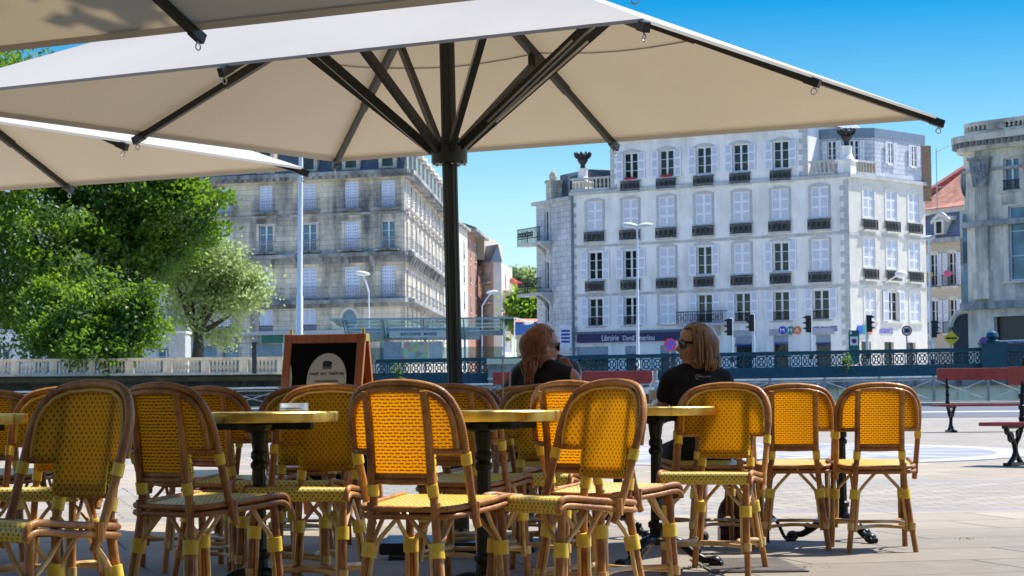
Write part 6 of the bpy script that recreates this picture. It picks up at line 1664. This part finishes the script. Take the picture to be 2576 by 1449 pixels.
# white printed swirl on the back of the top
b = MB(); y0 = -.083
def backy(x, z): return y0 - .0 + .9*x*x
b.tube([(-.022 + .015*cos(a), backy(-.022, 0), .965 + .013*sin(a)) for a in [2*pi*k/20 for k in range(17)]], .0018, 5)
b.tube(smoothpath([(-.03 + .0075*k, backy(-.03+.0075*k, 0), .966 + .004*(-1)**k*(1 if k % 3 else .4)) for k in range(12)], 3), .0016, 5)
b.build('back_print', simple('white_print', (.35, .35, .37), .7), t)
rg = random.Random(3); roots = []
X, Y_, Z_ = HM.col[0], HM.col[1], HM.col[2]
for k in range(560):
    a = rg.uniform(-1.3, 1.3) if k % 3 else rg.uniform(-2.02, 2.02)     # around the head; 0 = back of the head
    el = rg.uniform(.0, 1.0)
    r1 = rg.uniform(.95, 1.07)
    ty = rg.uniform(-.062, .05); top_ = V((rg.uniform(-.02, .02), ty, .036 + .090*sqrt(max(0, 1-((ty-.012)/.092)**2)) + rg.uniform(0, .004)))
    d = V((sin(a), cos(a), 0)); e0 = V((d.x*.082, d.y*.104 + .012, 0))
    ln = rg.uniform(-.152, -.118) if abs(a) < 1.5 else rg.uniform(-.13, -.09)
    fl = 1 + rg.uniform(.03, .16)
    pts = [top_, V((e0.x*.62, e0.y*.40 + top_.y*.45, .106)), V((e0.x*1.0, e0.y*1.0, .045)) , V((e0.x*1.12, e0.y*1.10, -.03)), V((e0.x*fl*1.05, e0.y*fl*1.02, -.09)), V((e0.x*fl*.98, e0.y*fl*.96, ln))]
    pts = [HCt + HM @ V((p.x*(r1 if i_ > 1 else 1), p.y*(r1 if i_ > 1 else 1), p.z)) for i_, p in enumerate(pts)]; roots.append(pts)
hb = hair_strands(t, roots, M_blond, .0072); hb.ell(HCt + HM @ V((0, .025, .035)), (.086, .098, .094), 18, 12, 0, HM)
hb.build('hair', M_blond, t, smooth=60)
# ---- auburn woman: turned to the right and away, hair drawn into a low tail
t = thing('person', 'auburn long-haired woman in a black sleeveless top, hand raised to her chin', 'person', (.165, 12.42, 0), R(-22), G_)
HCt = V((-.01, .035, 1.128)); HM = (RZ(R(180-42)) @ Matrix.Rotation(R(4), 4, 'X')).to_3x3()
b = MB(); sit_body(b, .03, .158); head_into(b, HCt, HM)
arm(b, (-.168, .03, .94), (-.225, .12, .71), (-.10, .34, .80)); hand(b, (-.09, .355, .80), (.4, .9, 0), (0, 0, 1), (1, 0, 0), .5)
arm(b, (.178, .03, .95), (.215, .20, .745), (.092, .195, .945)); hand(b, (.088, .192, .955), (-.05, -.10, .95), (.5, .85, 0), (.85, -.5, 0), .95)
remeshed(b, 'body', M_skin, t, .0095); face_bits(t, HCt, HM)
b = MB(); b.ell((0, -.02, .57), (.172, .122, .13)); b.ell((0, .0, .70), (.140, .105, .16)); b.ell((0, .02, .84), (.164, .114, .165)); b.ell((0, .028, .93), (.160, .104, .085))
for s in (-1, 1): caps(b, (s*.055, .012, 1.0), .057, (s*.145, .03, .955), .062); caps(b, (s*.14, .03, .95), .060, (s*.150, .035, .88), .056); b.ell((s*.065, .10, .86), (.068, .06, .066))
remeshed(b, 'black_top', M_black, t, .0095)
b = MB()
for s in (-1, 1): caps(b, (s*.085, -.005, .53), .107, (s*.095, .36, .51), .080); caps(b, (s*.095, .37, .50), .070, (s*.10, .36, .12), .048)
b.ell((0, -.02, .56), (.178, .125, .115)); remeshed(b, 'trousers', M_trous, t, .012)
b = MB()
for s in (-1, 1): caps(b, (s*.10, .335, .045), .042, (s*.112, .56, .03), .032)
remeshed(b, 'shoes', M_brun, t, .010)
roots = []; rg = random.Random(8)
tail0 = V((-.040, .095, -.105))                        # in head space: +y is the back of the head
for k in range(430):
    a = rg.uniform(-1.75, 1.75); d = V((sin(a), cos(a), 0)); e0 = V((d.x*.082, d.y*.104 + .014, 0)); hh = rg.uniform(0, 1)
    ty = rg.uniform(-.064, .03); top_ = V((rg.uniform(-.02, .02), ty, .036 + .090*sqrt(max(0, 1-((ty-.012)/.092)**2)) + rg.uniform(0, .004)))
    pts = [top_, V((e0.x*.70, e0.y*.45 + top_.y*.4, .100)), V((e0.x*1.08, e0.y*1.08, .02 + .02*hh)), V((e0.x*.98, max(.05, e0.y*1.02), -.04 - .015*hh)), tail0 + V((rg.gauss(0, .020), rg.gauss(0, .015), rg.gauss(.0, .012)))]
    e1 = tail0 + V((-.022 + rg.gauss(0, .010), .008 + rg.gauss(0, .008), -.085 - rg.uniform(0, .05)))
    pts.append(e1)
    roots.append([HCt + HM @ p for p in pts])
hb = hair_strands(t, roots, M_aub, .0072); hb.ell(HCt + HM @ V((0, .025, .03)), (.084, .097, .092), 18, 12, 0, HM); hb.ell(HCt + HM @ V((-.01, .075, -.045)), (.055, .045, .06), 14, 10, 0, HM)
hb.build('hair', M_aub, t, smooth=60)
b = MB(); q = HCt + HM @ V((.082, .012, -.055)); b.tube([q, q + V((0, 0, -.02))], .002, 5); b.ell(q + V((0, 0, -.042)), (.007, .007, .022), 10, 8); b.build('earring', simple('grey_earring', (.25, .27, .26), .3, .6), t)
b = MB(); rc = V((.068, .150, 1.058)); b.tube([rc + V((.010*cos(a), .004*cos(a), .010*sin(a))) for a in [2*pi*k/12 for k in range(12)]], .002, 5, True); b.build('ring', M_steel, t)
# ---- third person across the table, mostly hidden: raised hand and a blue-grey sleeve
t = thing('person', 'person hidden behind the auburn woman, only a blue-grey sleeved shoulder showing', 'person', (.235, 13.3, .055), R(142), G_)
HCt = V((.03, .045, 1.045)); HM = RZ(R(180)).to_3x3()
b = MB(); sit_body(b, .04, .165); head_into(b, HCt, HM)
# local +y faces the camera; picture right = local -x
arm(b, (-.19, .05, .93), (-.245, .12, .76), (-.12, .32, .80), (.044, .038, .026)); hand(b, (-.11, .335, .80), (.6, .8, 0), (0, 0, 1), (0, 1, 0), .5)
arm(b, (.19, .05, .93), (.235, .18, .74), (.08, .30, .80)); hand(b, (.07, .31, .80), (-.7, .6, 0), (0, 0, 1), (0, 1, 0), .5)
remeshed(b, 'body', M_skin, t, .0075, 3)
b = MB(); b.ell((0, -.02, .57), (.172, .122, .13)); b.ell((0, .0, .70), (.145, .11, .16)); b.ell((0, .03, .84), (.170, .12, .165)); b.ell((0, .04, .93), (.168, .10, .09))
for s in (-1, 1): caps(b, (s*.06, .03, .995), .058, (s*.18, .045, .945), .066)
caps(b, (-.192, .055, .935), .066, (-.248, .12, .765), .056); caps(b, (-.248, .12, .765), .052, (-.15, .285, .795), .038)
caps(b, (.192, .055, .93), .066, (.235, .18, .74), .052); caps(b, (.235, .18, .74), .050, (.11, .285, .79), .036)
remeshed(b, 'shirt', M_denim, t, .0095)
b = MB(); caps(b, (-.150, .285, .795), .041, (-.135, .303, .798), .040); remeshed(b, 'cuff', simple('pale_striped_cuff', (.35, .33, .30), .8), t, .006, 2)
b = MB()
for s in (-1, 1): caps(b, (s*.085, -.005, .53), .107, (s*.095, .36, .51), .080); caps(b, (s*.095, .37, .50), .070, (s*.10, .36, .12), .048)
remeshed(b, 'trousers', M_denim, t, .012)
M_eye = simple('dark_eyes', (.03, .02, .015), .2)
for s in (-1, 1): b = MB(); b.ell(HCt + HM @ V((s*.031, -.078, .006)), (.013, .007, .007), 10, 6, 0, HM); b.build('eye', M_eye, t)
for s in (-1, 1): b = MB(); b.tube([HCt + HM @ V((s*(.014 + .012*k), -.092 + .004*k, .026 + .004*(k != 2)*k)) for k in range(4)], .0035, 6); b.build('eyebrow', M_brun, t)
b = MB(); b.ell(HCt + HM @ V((0, -.0915, -.0545)), (.020, .006, .0045), 12, 6, 0, HM); b.ell(HCt + HM @ V((0, -.0905, -.0635)), (.018, .006, .005), 12, 6, 0, HM); b.build('lips', simple('plain_lips', (.34, .12, .10), .5), t, smooth=60)
hb = MB(); hb.ell(HCt + HM @ V((0, .022, .035)), (.084, .098, .094), 18, 12, 0, HM); hb.build('hair', M_brun, t, smooth=60)
# ---------------------------------------------------------------- sun, sky, camera
EL, AZ = R(58), atan2(.88, .47)
sd = V((sin(AZ)*cos(EL), cos(AZ)*cos(EL), sin(EL)))
sun = bpy.data.lights.new('sun', 'SUN'); sun.energy = 4.2; sun.angle = R(.5); sun.color = (1., .945, .86)
so = bpy.data.objects.new('sun', sun); COL.objects.link(so); so.rotation_euler = (-sd).to_track_quat('-Z', 'Y').to_euler(); so.location = (20, 10, 40)
w = bpy.data.worlds.new('World'); S.world = w; w.use_nodes = True; nt = w.node_tree; nt.nodes.clear()
sky = nt.nodes.new('ShaderNodeTexSky'); sky.sky_type = 'NISHITA'; sky.sun_disc = False; sky.sun_elevation = EL; sky.sun_rotation = AZ; sky.air_density = 1.1; sky.dust_density = .2; sky.ozone_density = 2.2; sky.altitude = 0
hs_n = nt.nodes.new('ShaderNodeHueSaturation'); hs_n.inputs['Saturation'].default_value = 1.1; hs_n.inputs['Value'].default_value = 1.0
bg = nt.nodes.new('ShaderNodeBackground'); bg.inputs[1].default_value = .15
out = nt.nodes.new('ShaderNodeOutputWorld'); nt.links.new(sky.outputs[0], hs_n.inputs['Color']); tn = nt.nodes.new('ShaderNodeMix'); tn.data_type = 'RGBA'; tn.blend_type = 'MULTIPLY'; tn.inputs[0].default_value = 1; tn.inputs[7].default_value = (.72, .91, 1.08, 1); nt.links.new(hs_n.outputs[0], tn.inputs[6]); tcw = nt.nodes.new('ShaderNodeTexCoord'); spw = nt.nodes.new('ShaderNodeSeparateXYZ'); nt.links.new(tcw.outputs['Generated'], spw.inputs[0])
rp = nt.nodes.new('ShaderNodeValToRGB'); nt.links.new(spw.outputs[2], rp.inputs[0])
cr = rp.color_ramp; cr.elements[0].position = .03; cr.elements[0].color = (.42, .50, .54, 1); cr.elements[1].position = .09; cr.elements[1].color = (.36, .48, .50, 1)
for ps_, cl_ in ((.18, (.012, .265, .415, 1)), (.34, (.50, .73, .93, 1))):
    e_ = cr.elements.new(ps_); e_.color = cl_
nt.links.new(rp.outputs[0], tn.inputs[7]); nt.links.new(tn.outputs[2], bg.inputs[0]); nt.links.new(bg.outputs[0], out.inputs[0])
cam = bpy.data.cameras.new('camera'); co = bpy.data.objects.new('camera', cam); COL.objects.link(co)
cam.sensor_width = 23.6; cam.lens = FL/PW*23.6; cam.clip_end = 6000; cam.clip_start = .1
co.matrix_world = T((0, 0, HC)) @ Matrix.Rotation(pi/2 + PITCH, 4, 'X') @ Matrix.Rotation(-ROLL, 4, 'Z')
cam.dof.use_dof = True; cam.dof.focus_distance = 8.6; cam.dof.aperture_fstop = 14.0
S.camera = co
S.view_settings.view_transform = 'Standard'; S.view_settings.look = 'None'; S.view_settings.gamma = 1; S.view_settings.use_curve_mapping = False
S.view_settings.exposure = 0.98
S.cycles.max_bounces = 10; S.cycles.transparent_max_bounces = 16; S.cycles.diffuse_bounces = 4
# ---------------------------------------------------------------- unseen dark facade added behind the viewer to block sky light
t = thing('added_cafe_building', 'unseen dark cafe front added behind the viewer to deepen the terrace shade', 'building', (0, -5, 0))
b = MB(); facade_grid(b, 30, 0, 20, [(-28+4*k, -26+4*k, z, z+2.6) for k in range(14) for z in (.3, 4.6, 8.6, 12.6)], .3, 0, -30)
b.build('wall', simple('added_dark_stone', (.07, .064, .055), .9), t, Matrix.Rotation(pi, 4, 'Z'))  # near-black so the added facade bounces little light
b = MB(); b.quad((-30, .31, 0), (30, .31, 0), (30, .31, 16), (-30, .31, 16)); b.build('window_glass', M_pane, t, Matrix.Rotation(pi, 4, 'Z'))
